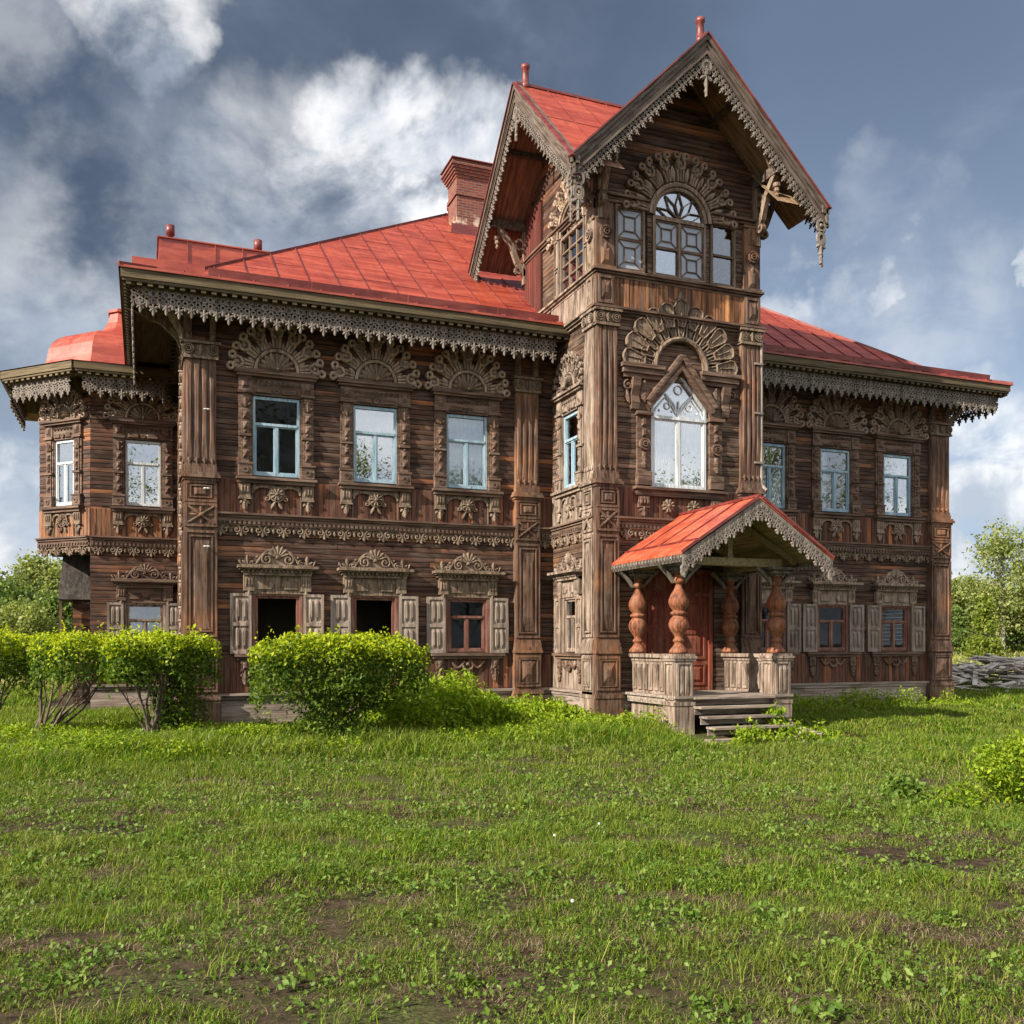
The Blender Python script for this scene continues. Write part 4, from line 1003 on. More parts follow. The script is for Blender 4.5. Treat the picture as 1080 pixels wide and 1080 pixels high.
def corner_post(loc, rz, w, mat):
    mb = MB(); h = w/2
    mb.rect(-h, h, 10.38, 11.95, 0, -.10); mb.rect(-h, h, 9.52, 10.24, 0, -.11); mb.pframe(-h+.04, h-.04, 9.58, 10.2, .05, -.1, -.14); mb.pyr(-h+.12, h-.12, 9.68, 10.1, -.1, -.17, .6)
    for z in (10.45, 11.5): mb.pyr(-h*.5, h*.5, z, z+.42, -.1, -.16, .5)
    mb.ring(0, 11.2, .15, .11, -.09, -.17, 12); mb.ring(0, 11.2, .085, .055, -.09, -.19, 10); mb.disc(0, 11.2, .03, -.09, -.2, 8); mb.rect(-h-.03, h+.03, 10.38, 10.44, 0, -.14); mb.rect(-h-.03, h+.03, 11.90, 11.96, 0, -.14)
    mb.petal(0, 10.95, -90, 0, .14, .1, -.09, -.15)
    part('corner_post', mb, mat, loc, rz)
corner_post((TL+.14, TV, 0), 0, .46, 'post_wood'); corner_post((TR-.14, TV, 0), 0, .46, 'post_wood'); corner_post((TL, TV+.18, 0), R(-90), .36, 'pale_wood'); corner_post((TR, TV+.18, 0), R(90), .36, 'post_wood')

def sash_panel(mb, x0, x1, z0, z1, y):       # glazing bars: inner rectangle joined to the corners
    a = (x1-x0)*.27; b = (z1-z0)*.25
    mb.pframe(x0, x1, z0, z1, .03, y+.03, y); 
    ix0, ix1, iz0, iz1 = x0+a, x1-a, z0+b, z1-b; mb.pframe(ix0, ix1, iz0, iz1, .022, y+.02, y)
    for p, q in (((x0+.02, z0+.02), (ix0+.01, iz0+.01)), ((x1-.02, z0+.02), (ix1-.01, iz0+.01)), ((x0+.02, z1-.02), (ix0+.01, iz1-.01)), ((x1-.02, z1-.02), (ix1-.01, iz1-.01))): mb.ribbon([p, q], .022, y+.02, y+.006, .002)
def triple_window():
    mb = MB(); w = .06
    # centre: two sashes and an arched fanlight
    for x in (-.72, .72-w): mb.rect(x, x+w, 10.40, 11.82, .06, -.05)
    mb.rect(-.66, .66, 11.74, 11.83, .06, -.055); mb.rect(-.66, .66, 10.40, 10.46, .06, -.05); mb.rect(-.03, .03, 10.46, 11.74, .06, -.04)
    for x in (-1.70, -.98, .86, 1.50): mb.rect(x, x+.05, 10.40, 11.93, .06, -.045)
    for a, b in ((-1.65, -.98), (.91, 1.50)): mb.rect(a, b, 10.40, 10.45, .06, -.04); mb.rect(a, b, 11.88, 11.93, .06, -.04)
    mb.ring(0, 11.83, .74, .66, .06, -.06, 24, 0, 180, dome=.02)
    o = part('window', mb, 'brown_frame_wood', (TC, TV, 0))
    s = MB()
    for x0, x1 in ((-.66, -.03), (.03, .66)): sash_panel(s, x0, x1, 11.10, 11.73, -.02)
    sash_panel(s, .03, .66, 10.47, 11.10, -.02); s.pframe(-.66, -.03, 10.47, 11.10, .03, .01, -.02)
    sash_panel(s, -1.65, -.98, 11.16, 11.87, -.02); sash_panel(s, -1.65, -.98, 10.46, 11.16, -.02); s.pframe(.91, 1.50, 10.46, 11.15, .025, .01, -.02); s.pframe(.91, 1.50, 11.15, 11.87, .025, .01, -.02)
    for i in range(5):
        a = R(18+36*i); b1 = R(36*i); b2 = R(36*i+36); r = .64
        s.ribbon([(.03*math.cos(a), 11.83+.03*math.sin(a)), (r*.55*math.cos(b2-.05), 11.83+r*.55*math.sin(b2-.05)), (r*math.cos(a), 11.83+r*math.sin(a))], .022, .01, -.02, .003)
        s.ribbon([(.03*math.cos(a), 11.83+.03*math.sin(a)), (r*.55*math.cos(b1+.05), 11.83+r*.55*math.sin(b1+.05)), (r*math.cos(a), 11.83+r*math.sin(a))], .022, .01, -.022, .003)
    sub('sash', s, 'trim_wood', o)
    g = MB(); g.box(-.68, .68, .02, .025, 10.42, 11.80); g.prism([(.68*math.cos(PI*i/20), 11.83+.68*math.sin(PI*i/20)) for i in range(21)], .026, .02); g.box(-1.66, -.97, .02, .025, 10.42, 11.9)
    sub('pane', g, 'sky_glass', o); g = MB(); g.box(.9, 1.51, .02, .025, 10.42, 11.9); sub('pane', g, 'clear_glass', o)
    g = MB(); g.rect(-.64, -.05, 11.12, 11.72, .016, .010); g.rect(.05, .64, 10.48, 11.72, .016, .010); g.rect(-1.64, -1.0, 10.48, 11.85, .016, .010)
    sub('sash_panel', g, 'grey_panel', o)
    c = MB(); random.seed(8)
    c.ring(0, 11.83, .84, .75, 0, -.10, 24, 0, 180, dome=.02)
    for i in range(9): feather(c, 0, 11.83, 8+164*i/8, .86, 1.54, .38)
    for i in range(8): c.petal(0, 11.83, 8+164*(i+.5)/8, .86, 1.25, .12, -.02, -.08)
    c.rect(-1.72, -.80, 11.95, 12.02, 0, -.08); c.rect(.80, 1.6, 11.95, 12.02, 0, -.08)
    sub('carved_crown', c, 'carved_dark_wood', o)
triple_window()
def side_arch():
    mb = MB(); hw = .62
    for x in (-hw-.06, hw): mb.rect(x, x+.06, 10.40, 11.82, .06, -.04)
    mb.rect(-hw, hw, 11.76, 11.83, .06, -.045); mb.rect(-hw, hw, 10.40, 10.46, .06, -.04); mb.ring(0, 11.83, .69, .62, .06, -.06, 20, 0, 180, dome=.02)
    for i in range(1, 3): mb.rect(-hw+i*.413-.02, -hw+i*.413+.02, 10.46, 11.76, .05, -.01)
    for i in range(1, 4): mb.rect(-hw, hw, 10.46+i*.325-.016, 10.46+i*.325+.016, .05, -.012)
    for a in (30, 60, 90, 120, 150): mb.ribbon([(.08*math.cos(R(a)), 11.83+.08*math.sin(R(a))), (.63*math.cos(R(a)), 11.83+.63*math.sin(R(a)))], .03, .05, -.01)
    mb.ring(0, 11.83, .34, .30, .05, -.012, 14, 0, 180)
    o = part('window', mb, 'brown_frame_wood', (TL, TV+1.33, 0), R(-90))
    g = MB(); g.box(-hw, hw, .03, .035, 10.42, 11.82); g.prism([(hw*math.cos(PI*i/20), 11.83+hw*math.sin(PI*i/20)) for i in range(21)], .036, .03); sub('pane', g, 'clear_glass', o)
    c = MB(); random.seed(9); c.ring(0, 11.83, .78, .70, 0, -.10, 20, 0, 180, dome=.02)
    for i in range(8): feather(c, 0, 11.83, 6+168*i/7, .80, 1.32, .34)
    sub('carved_crown', c, 'lifted_carved_wood', o)
    for x0, x1 in ((-.98, -.70), (.70, .94)):
        c = MB()
        c.rect(x0, x1, 10.40, 11.9, 0, -.06); c.pframe(x0+.03, x1-.03, 10.46, 11.1, .03, -.05, -.09); c.pframe(x0+.03, x1-.03, 11.15, 11.84, .03, -.05, -.09)
        sub('window_casing', c, 'pale_wood', o)
side_arch()
def pointed_window():
    hw = .75; z0, zs, zp = 5.48, 7.13, 8.24; mb = MB(); w = .075
    mb.rect(-hw, -hw+w, z0, zs, .07, 0); mb.rect(hw-w, hw, z0, zs, .07, 0); mb.rect(-hw+w, hw-w, z0, z0+w, .07, -.002); mb.rect(-hw, hw, zs-.03, zs+.045, .07, -.02); mb.rect(-.04, .04, z0+w, zs-.03, .07, .004)
    for a, b in ((-hw+w, -.04), (.04, hw-w)): mb.pframe(a, b, z0+w, zs-.03, .035, .07, .02)
    S = lambda t: (hw, zs+.045+t*(7.42-zs)) 
    mb.ribbon([(-hw+.035, zs+.04), (-hw+.035, 7.40), (0, zp-.05)], .08, .07, -.005, .004); mb.ribbon([(hw-.035, zs+.04), (hw-.035, 7.40), (0, zp-.05)], .08, .07, -.006, .004)
    # gothic tracery
    for s in (-1, 1):
        mb.ribbon([(0, zs+.04), (s*.10, 7.45), (s*.34, 7.68), (s*.36, 7.70)], .045, .06, .01, .003)
        mb.ribbon([(s*.68, zs+.04), (s*.60, 7.36), (s*.36, 7.62), (s*.22, 7.50), (s*.06, zs+.12)], .035, .06, .012, .003)
        mb.ring(s*.30, 7.42, .09, .06, .06, .012, 10); mb.disc(s*.18, 7.30, .035, .06, .01, 6); mb.disc(s*.52, 7.30, .035, .06, .01, 6)
    mb.ring(0, 7.82, .12, .09, .06, .012, 10); mb.disc(0, 7.34, .05, .06, .0, 8); mb.ribbon([(0, zs+.04), (0, 7.55)], .04, .06, .008, .003)
    o = part('window', mb, 'white_frame_wood', (TC, TV, 0))
    g = MB(); g.prism([(-hw+.02, z0+.02), (hw-.02, z0+.02), (hw-.02, 7.40), (0, zp-.08), (-hw+.02, 7.40)], .046, .04); sub('pane', g, 'sky_glass', o)
    k = MB(); n = 40
    for (x0, x1, zt) in ((-.70, -.08, 7.1), (.10, .70, 7.1), (-.7, .7, 7.75)):
        zb = 5.5 if zt < 7.5 else 7.12; vs = []
        for i in range(n+1):
            x = x0+(x1-x0)*i/n; vs += [(x, .16+.015*math.sin(i*1.3)+(.02 if zt > 7.5 else 0), zb), (x, .16+.015*math.sin(i*1.3)+(.02 if zt > 7.5 else 0), zt if zt < 7.5 else min(8.1, 8.2-abs(x)*1.05))]
        k.add(vs, [(2*i, 2*i+2, 2*i+3, 2*i+1) for i in range(n)])
    sub('curtain', k, 'curtain_cloth', o)
    c = MB()
    # wall filler behind the triangle, chevron hood, shoulders, columns, consoles
    for s in (-1, 1):
        c.prism([(s*hw, 7.40), (s*.02, zp), (s*.02, 8.36), (s*hw, 8.3)], .03, -.03)
        for k2, (wd, yy) in enumerate(((.10, -.17), (.10, -.13), (.12, -.20))):
            off = .06+k2*.105
            c.ribbon([(s*(hw+.12+k2*.02), 7.40+off*.5-.10), (0, zp+off*1.25)], wd, 0, yy-(.002 if s > 0 else 0), .01)
        c.rect(min(s*.52, s*1.52), max(s*.52, s*1.52), 7.96, 8.06, 0, -.12); c.rect(min(s*.50, s*1.56), max(s*.50, s*1.56), 8.06, 8.18, 0, -.19); c.rect(min(s*.50, s*1.60), max(s*.50, s*1.60), 8.18, 8.27, 0, -.24)
        c.prism([(s*.80, 7.20), (s*1.14, 7.20), (s*1.14, 7.96), (s*.56, 7.96), (s*.80, 7.62)], 0, -.06)
        x = s*.98
        c.rect(x-.17, x+.17, 5.50, 7.16, .02, -.07); c.rect(x-.21, x+.21, 7.12, 7.20, 0, -.15); c.rect(x-.19, x+.19, 5.50, 5.82, 0, -.14, .05)
        for z in (5.9, 6.02): c.petal(x, z, 90, 0, .16, .16, -.06, -.14)
        c.pyr(x-.06, x+.06, 6.86, 7.08, -.06, -.13, .5); c.ring(x, 6.45, .14, .10, -.05, -.15, 14); c.ring(x, 6.45, .075, .045, -.05, -.17, 10); c.disc(x, 6.45, .025, -.05, -.18, 8); c.pyr(x-.05, x+.05, 6.62, 6.82, -.06, -.12, .5); c.pyr(x-.05, x+.05, 6.10, 6.28, -.06, -.12, .5)
        # console
        prof = [(-.02, 7.2), (-.10, 7.25), (-.14, 7.4), (-.10, 7.55), (-.18, 7.75), (-.22, 7.95), (0, 7.95)]; n2 = len(prof); xx = s*1.22
        c.add([(xx-.10, a, b) for a, b in prof]+[(xx+.10, a, b) for a, b in prof], [tuple(range(n2)), tuple(range(n2, 2*n2))[::-1]]+[(i, (i+1) % n2, n2+(i+1) % n2, n2+i) for i in range(n2)])
        c.spiral(s*1.40, 7.78, .12, 1.3, 90, -s, .04, 0, -.10); c.petal(s*1.42, 7.70, -90-s*10, 0, .34, .14, 0, -.10); c.petal(s*.97, 7.92, -90, 0, .5, .26, -.05, -.13)
    c.rect(-1.24, 1.24, 5.40, 5.46, .02, -.20); c.rect(-1.18, 1.18, 5.26, 5.40, .02, -.12)
    for s in (-1, 1):
        x = s*.98; c.rect(x-.15, x+.15, 4.98, 5.26, 0, -.10, .05)
        for t in (-.08, 0, .08): c.pyr(x+t-.028, x+t+.028, 5.02, 5.24, -.09, -.14, .6)
        c.petal(x, 5.0, -90, 0, .24, .16, -.02, -.12); c.petal(x, 4.98, -40, 0, .15, .09, -.02, -.1); c.petal(x, 4.98, -140, 0, .15, .09, -.02, -.1)
    sub('window_casing', c, 'trim_wood', o)
    c = MB(); random.seed(6)
    for x in (-.34, .34):
        for i in range(10): c.petal(x, 5.05, 36*i, .02, .16, .08, -.04, -.13, .7)
        c.disc(x, 5.05, .05, -.04, -.16, 8)
    c.ring(0, 8.29, .74, .64, 0, -.15, 26, 0, 180, dome=.025)
    def paddle(ang, r0, r1, w0, w1, yy):
        a = R(ang); d = (math.cos(a), math.sin(a)); q = (-d[1], d[0])
        P = lambda r, t: (d[0]*r+q[0]*t, 8.29+d[1]*r+q[1]*t)
        L = r1-r0; out = [P(r0, -w0/2), P(r0+L*.72, -w1/2), P(r0+L*.90, -w1*.42), P(r1, -w1*.12), P(r1, w1*.12), P(r0+L*.90, w1*.42), P(r0+L*.72, w1/2), P(r0, w0/2)]
        c.prism(out, 0, yy+.03); c.ribbon(out+[out[0]], .035, 0, yy, .012)
        c.ribbon([P(r0+L*.18, 0), P(r0+L*.8, 0)], .03, 0, yy+.012, .012)
    for i in range(11):
        a = 6+168*i/10; paddle(a, .98, 1.54 if i != 5 else 1.62, .16, .36, -.14-.002*(i % 2))
    for i in range(13): paddle(4+172*i/12, .76, 1.12, .10, .19, -.11-.002*(i % 3))
    c.petal(0, 9.78, 90, 0, .30, .16, -.03, -.14); c.petal(0, 9.84, 35, 0, .16, .09, -.03, -.12); c.petal(0, 9.84, 145, 0, .16, .09, -.03, -.12); c.disc(0, 10.06, .06, -.03, -.13, 8)
    sub('carved_crown', c, 'hood_wood', o)
pointed_window()

# tower roof: four crossing gables, 45 degrees
RC = Vector((TC, -.42, 0)); RH = 3.27; RT = 15.42
def tower_roof():
    mb = MB()
    def face(dirx, diry):
        # gable end towards (dirx, diry): two slopes, each a triangle-like quad from ridge to valley corner
        d = Vector((dirx, diry, 0)); q = Vector((-diry, dirx, 0))
        for s in (-1, 1):
            c0 = RC+Vector((0, 0, RT)); c1 = RC+d*RH+Vector((0, 0, RT)); c2 = RC+d*RH+q*s*RH+Vector((0, 0, RT-RH))
            up = Vector((0, 0, .10)); 
            vs = [tuple(c0), tuple(c1), tuple(c2), tuple(c0+up), tuple(c1+up), tuple(c2+up)]
            mb.add(vs, [(0, 1, 2), (3, 4, 5), (1, 2, 5, 4), (0, 1, 4, 3), (0, 2, 5, 3)])
    for d in ((0, -1), (-1, 0), (0, 1), (1, 0)): face(*d)
    return mb
tr_ = part('tower_roof', tower_roof(), 'red_roof_metal')
mb = MB()
for dx, dy in ((0, -1), (-1, 0), (1, 0)):
    d = Vector((dx, dy, 0)); q = Vector((-dy, dx, 0))
    mb.beam(RC+Vector((0, 0, RT+.12)), RC+d*(RH+.02)+Vector((0, 0, RT+.12)), .09, .06)
    for s in (-1, 1):
        mb.beam(RC+d*(RH+.07)+Vector((0, 0, RT+.115)), RC+d*(RH+.07)+q*s*(RH+.13)+Vector((0, 0, RT+.115-RH-.13)), .12, .035)
        for t in (.8, 1.6, 2.4): mb.beam(RC+d*t+Vector((0, 0, RT+.11)), RC+d*RH+q*s*(RH-t)+Vector((0, 0, RT+.11-(RH-t)))-d*0+(-d*0), .02, .03) if False else mb.beam(RC+d*(RH-t*.0)*1.0-d*t+Vector((0, 0, RT+.11)), RC+d*(RH-t)+q*s*(RH-t)+Vector((0, 0, RT+.11-(RH-t))), .02, .03)
        mb.beam(RC+d*RH+q*s*1.6+Vector((0, 0, RT+.105-1.6)), RC+d*1.62+q*s*1.6+Vector((0, 0, RT+.105-1.6)), .02, .012)
sub('roof_seam', mb, 'dark_red_metal', tr_)
# soffit boards just under the slopes, bargeboards, lace, purlins, finials
def gable(dx, dy, soff, barge, lacem):
    rz = math.atan2(dx, -dy)*1.0
    M = Matrix.Translation(RC) @ Matrix.Rotation({(0,-1): 0., (-1,0): R(-90), (1,0): R(90), (0,1): R(180)}[(dx, dy)], 4, 'Z')
    loc = tuple(RC); ang = {(0,-1): 0., (-1,0): R(-90), (1,0): R(90), (0,1): R(180)}[(dx, dy)]
    mb = MB(); k = .7071
    for s in (-1, 1):
        # boards run down the slope
        n = 9; y0, y1 = -RH+.06, -2.02
        for i in range(n):
            ya = y0+(y1-y0)*i/n+.004; yb = y0+(y1-y0)*(i+1)/n-.004; zt = RT-.03-.004*(i % 2)
            ln = RH-.04
            mb.add([(0, ya, zt), (0, yb, zt), (s*ln, yb, zt-ln), (s*ln, ya, zt-ln), (0, ya, zt-.03), (0, yb, zt-.03), (s*(ln-.03), yb, zt-ln), (s*(ln-.03), ya, zt-ln)], [(4,5,6,7), (0,3,2,1), (0,4,7,3), (1,2,6,5)])
    o = part('gable_soffit', mb, soff, loc, ang)
    mb = MB()
    for s in (-1, 1):
        # bargeboard: profile swept down the rake (flat board plus outer moulding)
        for (d0, d1, ya, yb) in ((.0, .27, -RH-.05, -RH), (-.04, .07, -RH-.09, -RH+.1), (.13, .16, -RH-.07, -RH-.04), (.24, .29, -RH-.075, -RH)):
            a0 = RT+.06-d0*1.414; a1 = RT+.06-d1*1.414; e = RH+.10
            yb2 = yb+(.001 if s > 0 else 0); ya2 = ya-(.001 if s > 0 else 0)
            vs = [(0, ya2, a0), (0, ya2, a1), (s*e, ya2, a1-e), (s*e, ya2, a0-e), (0, yb2, a0), (0, yb2, a1), (s*e, yb2, a1-e), (s*e, yb2, a0-e)]
            mb.add(vs, [(0,1,2,3), (7,6,5,4), (0,3,7,4), (1,5,6,2), (3,2,6,7)])
        mb.beam((s*2.13, -RH+.1, RT-2.13-.28), (s*2.13, -2.13, RT-2.13-.28), .16, .22); mb.beam((s*.95, -RH+.1, RT-.95-.14), (s*.95, -2.13, RT-.95-.14), .10, .12)
    sub('bargeboard', mb, barge, o)
    mb = MB()
    for s in (-1, 1):
        L = (RH-.05)*1.414; 
        k2 = lace_mesh(L, True, 0, 0, .62, .24)
        for (x, y, z) in k2.v:
            # x along the rake from apex, z below
            X = x*k; Z = -x*k
            mb.v.append((s*(X+z*k*1.0)+0, y-RH-.012, RT+.06-.27*1.414+.02+Z+z*k))
        o2 = len(mb.v)-len(k2.v); mb.f += [tuple(i+o2 for i in f) for f in k2.f]
        # foot pendant
        x = s*(RH-.10); z = RT-RH-.30
        mb.ring(x, z-.12, .17, .10, -RH, -RH-.05, 14, ex=.85); mb.ring(x, z-.42, .13, .06, -RH, -RH-.05, 12, ez=1.3); mb.disc(x, z-.12, .06, -RH, -RH-.07, 8)
        for a in (-90, -35, -145): mb.petal(x, z-.55, a, 0, .22 if a == -90 else .15, .10, -RH, -RH-.05)
        mb.petal(x, z-.78, -90, 0, .22, .09, -RH, -RH-.05); mb.disc(x, z-.78, .055, -RH, -RH-.06, 8); mb.disc(x, z-1.0, .045, -RH, -RH-.06, 8)
    z = RT-.55
    mb.ring(0, z-.05, .14, .07, -RH-.0, -RH-.055, 12); mb.disc(0, z-.22, .075, -RH, -RH-.06, 8)
    for a in (-90, -30, -150): mb.petal(0, z-.28, a, 0, .28 if a == -90 else .18, .1, -RH, -RH-.055)
    mb.disc(0, z-.62, .045, -RH, -RH-.06, 8); mb.ribbon([(0, z-.5), (0, z-.75)], .04, -RH, -RH-.05)
    sub('lace_board', mb, lacem, o)
    # scroll brackets that carry the overhang
    mb = MB()
    for s in (-1, 1):
        x = s*2.13
        for (p, q) in (((-2.2, 11.75), (-2.42, 12.05)), ((-2.42, 12.05), (-2.62, 12.55)), ((-2.62, 12.55), (-2.95, 12.92))): mb.beam((x, p[0], p[1]), (x, q[0], q[1]), .12, .14)
        mb.beam((x, -2.2, 11.5), (x, -2.2, 13.0), .14, .12)
        for (y, z, r) in ((-2.36, 12.55, .13), (-2.40, 11.86, .08)):
            for t in range(12): mb.beam((x, y+r*math.cos(t*PI/6), z+r*math.sin(t*PI/6)), (x, y+r*math.cos((t+1)*PI/6), z+r*math.sin((t+1)*PI/6)), .11, .06)
        mb.lathe([(.02, 12.36), (.05, 12.40), (.03, 12.45), (.07, 12.50), (.05, 12.57), (.09, 12.60), (.09, 12.68)], x, -3.0, 10)
        sub('gable_bracket', mb, 'carved_dark_wood', o); mb = MB()
    mb = MB(); mb.lathe([(.10, RT+.02), (.10, RT+.14), (.085, RT+.16), (.085, RT+.50), (.11, RT+.52), (.11, RT+.60), (.03, RT+.62)], 0, -RH+.22, 12); sub('finial', mb, 'dark_red_metal', o, True)
gable(0, -1, 'gable_soffit_wood', 'rake_wood', 'lace_wood'); gable(-1, 0, 'red_soffit_wood', 'rake_wood', 'lace_wood'); gable(1, 0, 'gable_soffit_wood', 'rake_wood', 'lace_wood')
mb = MB(); mb.tube([(TR+.12, TV-.10, 9.2), (TR+.12, TV-.10, 5.7)], .045, .045, 8); mb.tube([(TR+.12, TV-.1, 5.7), (TR+.2, TV-.2, 5.55)], .045, .045, 8)
for z in (6.2, 7.4, 8.6): mb.box(TR-.1, TR+.14, TV-.165, TV-.13, z, z+.05)
part('downpipe', mb, 'pipe_metal', smooth=False)

# ------------------------------------------------------------------ porch
PL, PR, PF, PZ = 10.55, 13.03, -4.6, .72
mb = MB(); 
for i in range(14): mb.box(PL-.25, PR+.25, TV-.02-.165*(i+1)+.006, TV-.02-.165*i, PZ-.05, PZ+.003*(i % 3))
mb.box(PL-.2, PR+.2, PF-.1, TV-.14, PZ-.2, PZ-.06)
porch = part('porch', mb, 'step_wood'); mb = MB()
# lintels and tie beams
for x in (PL, PR): mb.box(x-.09, x+.09, PF-.1, TV-.12, 3.50, 3.68)
mb.box(PL-.09, PR+.09, PF-.09, PF+.09, 3.505, 3.675)
# ceiling trusses
for y in (PF, TV-.3): mb.beam((PL-.5, y, 3.62), (TC, y, 4.55), .12, .14); mb.beam((PR+.5, y, 3.62), (TC, y, 4.55), .12, .14); mb.box(TC-.06, TC+.06, y-.06, y+.06, 3.6, 4.6)
sub('porch_beam', mb, 'soffit_side_wood', porch)
def col_mesh(x, y):
    mb = MB()
    prof = [(.15, 1.61), (.20, 1.63), (.19, 1.68), (.11, 1.78), (.078, 1.84), (.115, 1.87), (.12, 1.90), (.08, 1.94), (.09, 1.99), (.145, 2.07), (.195, 2.16), (.205, 2.24), (.18, 2.33), (.125, 2.40), (.12, 2.415), (.155, 2.43), (.17, 2.45), (.17, 2.475), (.155, 2.495), (.12, 2.51), (.125, 2.53),
            (.18, 2.60), (.205, 2.68), (.20, 2.76), (.155, 2.87), (.095, 2.97), (.07, 3.05), (.08, 3.09), (.14, 3.12), (.145, 3.15), (.14, 3.18), (.085, 3.21), (.11, 3.28), (.13, 3.31)]
    mb.lathe([(r*1.04, z) for r, z in prof], x, y, 26); return mb
for (x, y) in ((PL, PF), (PR, PF), (PL, TV-.28), (PR, TV-.28)):
    o = sub('porch_column', col_mesh(x, y), 'column_wood', porch, True)
    mb = MB()
    for a, b, z0, z1 in ((.15, .15, 3.31, 3.36), (.24, .24, 3.36, 3.40), (.20, .20, 3.40, 3.44), (.28, .28, 3.44, 3.50)): mb.box(x-a, x+a, y-b, y+b, z0, z1)
    mb.M = Matrix.Translation((x, y, 0))
    for s in (-1, 1):       # brace scrolls to lintels
        pts = [(s*.12, 3.12), (s*.22, 3.24), (s*.36, 3.38), (s*.52, 3.50)]
        mb.ribbon(pts, .07, .04, -.04)
    mb.M = None
    sub('column_capital', mb, 'lace_wood', porch)
def pedestal(x, y):
    mb = MB(); h = .215
    mb.box(x-h, x+h, y-h, y+h, -.3, 1.50)
    for k, (a, z0, z1) in enumerate(((.255, .52, .60), (.24, -.3, .50), (.265, 1.46, 1.51), (.285, 1.51, 1.56), (.25, 1.56, 1.61))): mb.box(x-a, x+a, y-a, y+a, z0, z1)
    for rot in (0, -90, 90, 180):
        mb.M = Matrix.Translation((x, y, 0)) @ Matrix.Rotation(R(rot), 4, 'Z')
        mb.pframe(-.19, .19, .64, 1.44, .05, -h, -h-.03); mb.pyr(-.10, -.01, .72, 1.36, -h, -h-.03, .3); mb.pyr(.01, .10, .72, 1.36, -h, -h-.03, .3)
        mb.M = None
    return mb
for (x, y) in ((PL, PF), (PR, PF)): sub('pedestal', pedestal(x, y), 'pale_wood', porch)
for x in (PL, PR):
    mb = MB(); y0, y1 = PF+.22, TV-.14
    mb.box(x-.16, x+.16, y0, y1, 1.52, 1.60); mb.box(x-.10, x+.10, y0, y1, 1.44, 1.52); mb.box(x-.05, x+.05, y0, y1, .62, 1.44); mb.box(x-.11, x+.11, y0, y1, .55, .72); mb.box(x-.09, x+.09, y0, y1, .02, .54)
    for s in (-1, 1):
        n = 7; st = (y1-y0)/n
        for i in range(n):
            a = y0+st*i+.035; b = y0+st*(i+1)-.035
            mb.box(x+s*.05 if s > 0 else x-.085, x+.085 if s > 0 else x-.05, a, b, .80, 1.37)
            mb.box(x+s*.085 if s > 0 else x-.10, x+.10 if s > 0 else x-.085, a+.04, b-.04, .88, 1.29)
        mb.box(x+.05 if s > 0 else x-.075, x+.075 if s > 0 else x-.05, y0, y1, 1.37, 1.44)
    sub('railing', mb, 'pale_wood', porch)
# steps
r = random.Random(2)
for i, (y, z) in enumerate(((-4.62, .70), (-4.86, .51), (-5.10, .32), (-5.36, .12))):
    mb = MB(); mb.box(PL+.20, PR-.26, y-.30, y+.02, z-.045, z); mb.box(PL+.22, PR-.28, y-.02, y+.01, z-.18, z-.047)
    sub('step', mb, 'step_wood', porch)
mb = MB(); mb.box(PL-.05, PR+.05, -5.88, -5.66, -.30, -.10); mb.beam((PR-.2, -4.7, .42), (PR-.12, -5.8, -.2), .1, .16); mb.beam((PR-.45, -5.2, .16), (PR+.15, -5.95, -.06), .16, .05)
sub('step', mb, 'step_wood', porch)
# roof
RF = -5.72; PA, PE, PS = 4.80, 3.60, 1.86
mb = MB()
for s in (-1, 1):
    kx, kz = PS*.80, PE+.26
    pts = [(0, PA), (s*kx, kz-.0), (s*PS, PE)]
    for (a, b) in ((0, 1), (1, 2)):
        (x0, z0), (x1, z1) = pts[a], pts[b]
        vs = [(TC+x0, RF, z0), (TC+x1, RF, z1), (TC+x1, TV-.05, z1), (TC+x0, TV-.05, z0)]; vs += [(x, y, z+.05) for x, y, z in vs]
        mb.add(vs, [(0,1,2,3), (7,6,5,4), (0,4,5,1), (1,5,6,2), (2,6,7,3)])
pr = sub('porch_roof', mb, 'porch_roof_metal', porch)
mb = MB()
for s in (-1, 1):
    for y in (-5.0, -4.2, -3.4): mb.beam((TC+s*.02, y, PA+.06), (TC+s*PS*.80, y, PE+.26+.06), .02, .025)
    mb.beam((TC+s*PS*.80, RF, PE+.315), (TC+s*PS*.80, TV-.06, PE+.315), .05, .04); mb.beam((TC+s*PS*.03, RF-.01, PA+.03), (TC+s*PS, RF-.01, PE+.05), .05, .05)
mb.beam((TC, RF, PA+.07), (TC, TV-.06, PA+.07), .08, .05)
sub('porch_roof_seam', mb, 'dark_red_metal', porch)
mb = MB()
for s in (-1, 1):
    for i in range(16):
        y = RF+.05+(TV-.1-RF)*i/16; e = y+(TV-.1-RF)/16-.006
        mb.add([(TC, y, PA-.03), (TC, e, PA-.03), (TC+s*(PS-.04), e, PE-.0), (TC+s*(PS-.04), y, PE-.0)], [(0,1,2,3)])
sub('porch_ceiling', mb, 'soffit_side_wood', porch)
mb = MB(); sl = (PA-PE)/PS; nrm = math.hypot(1, sl)
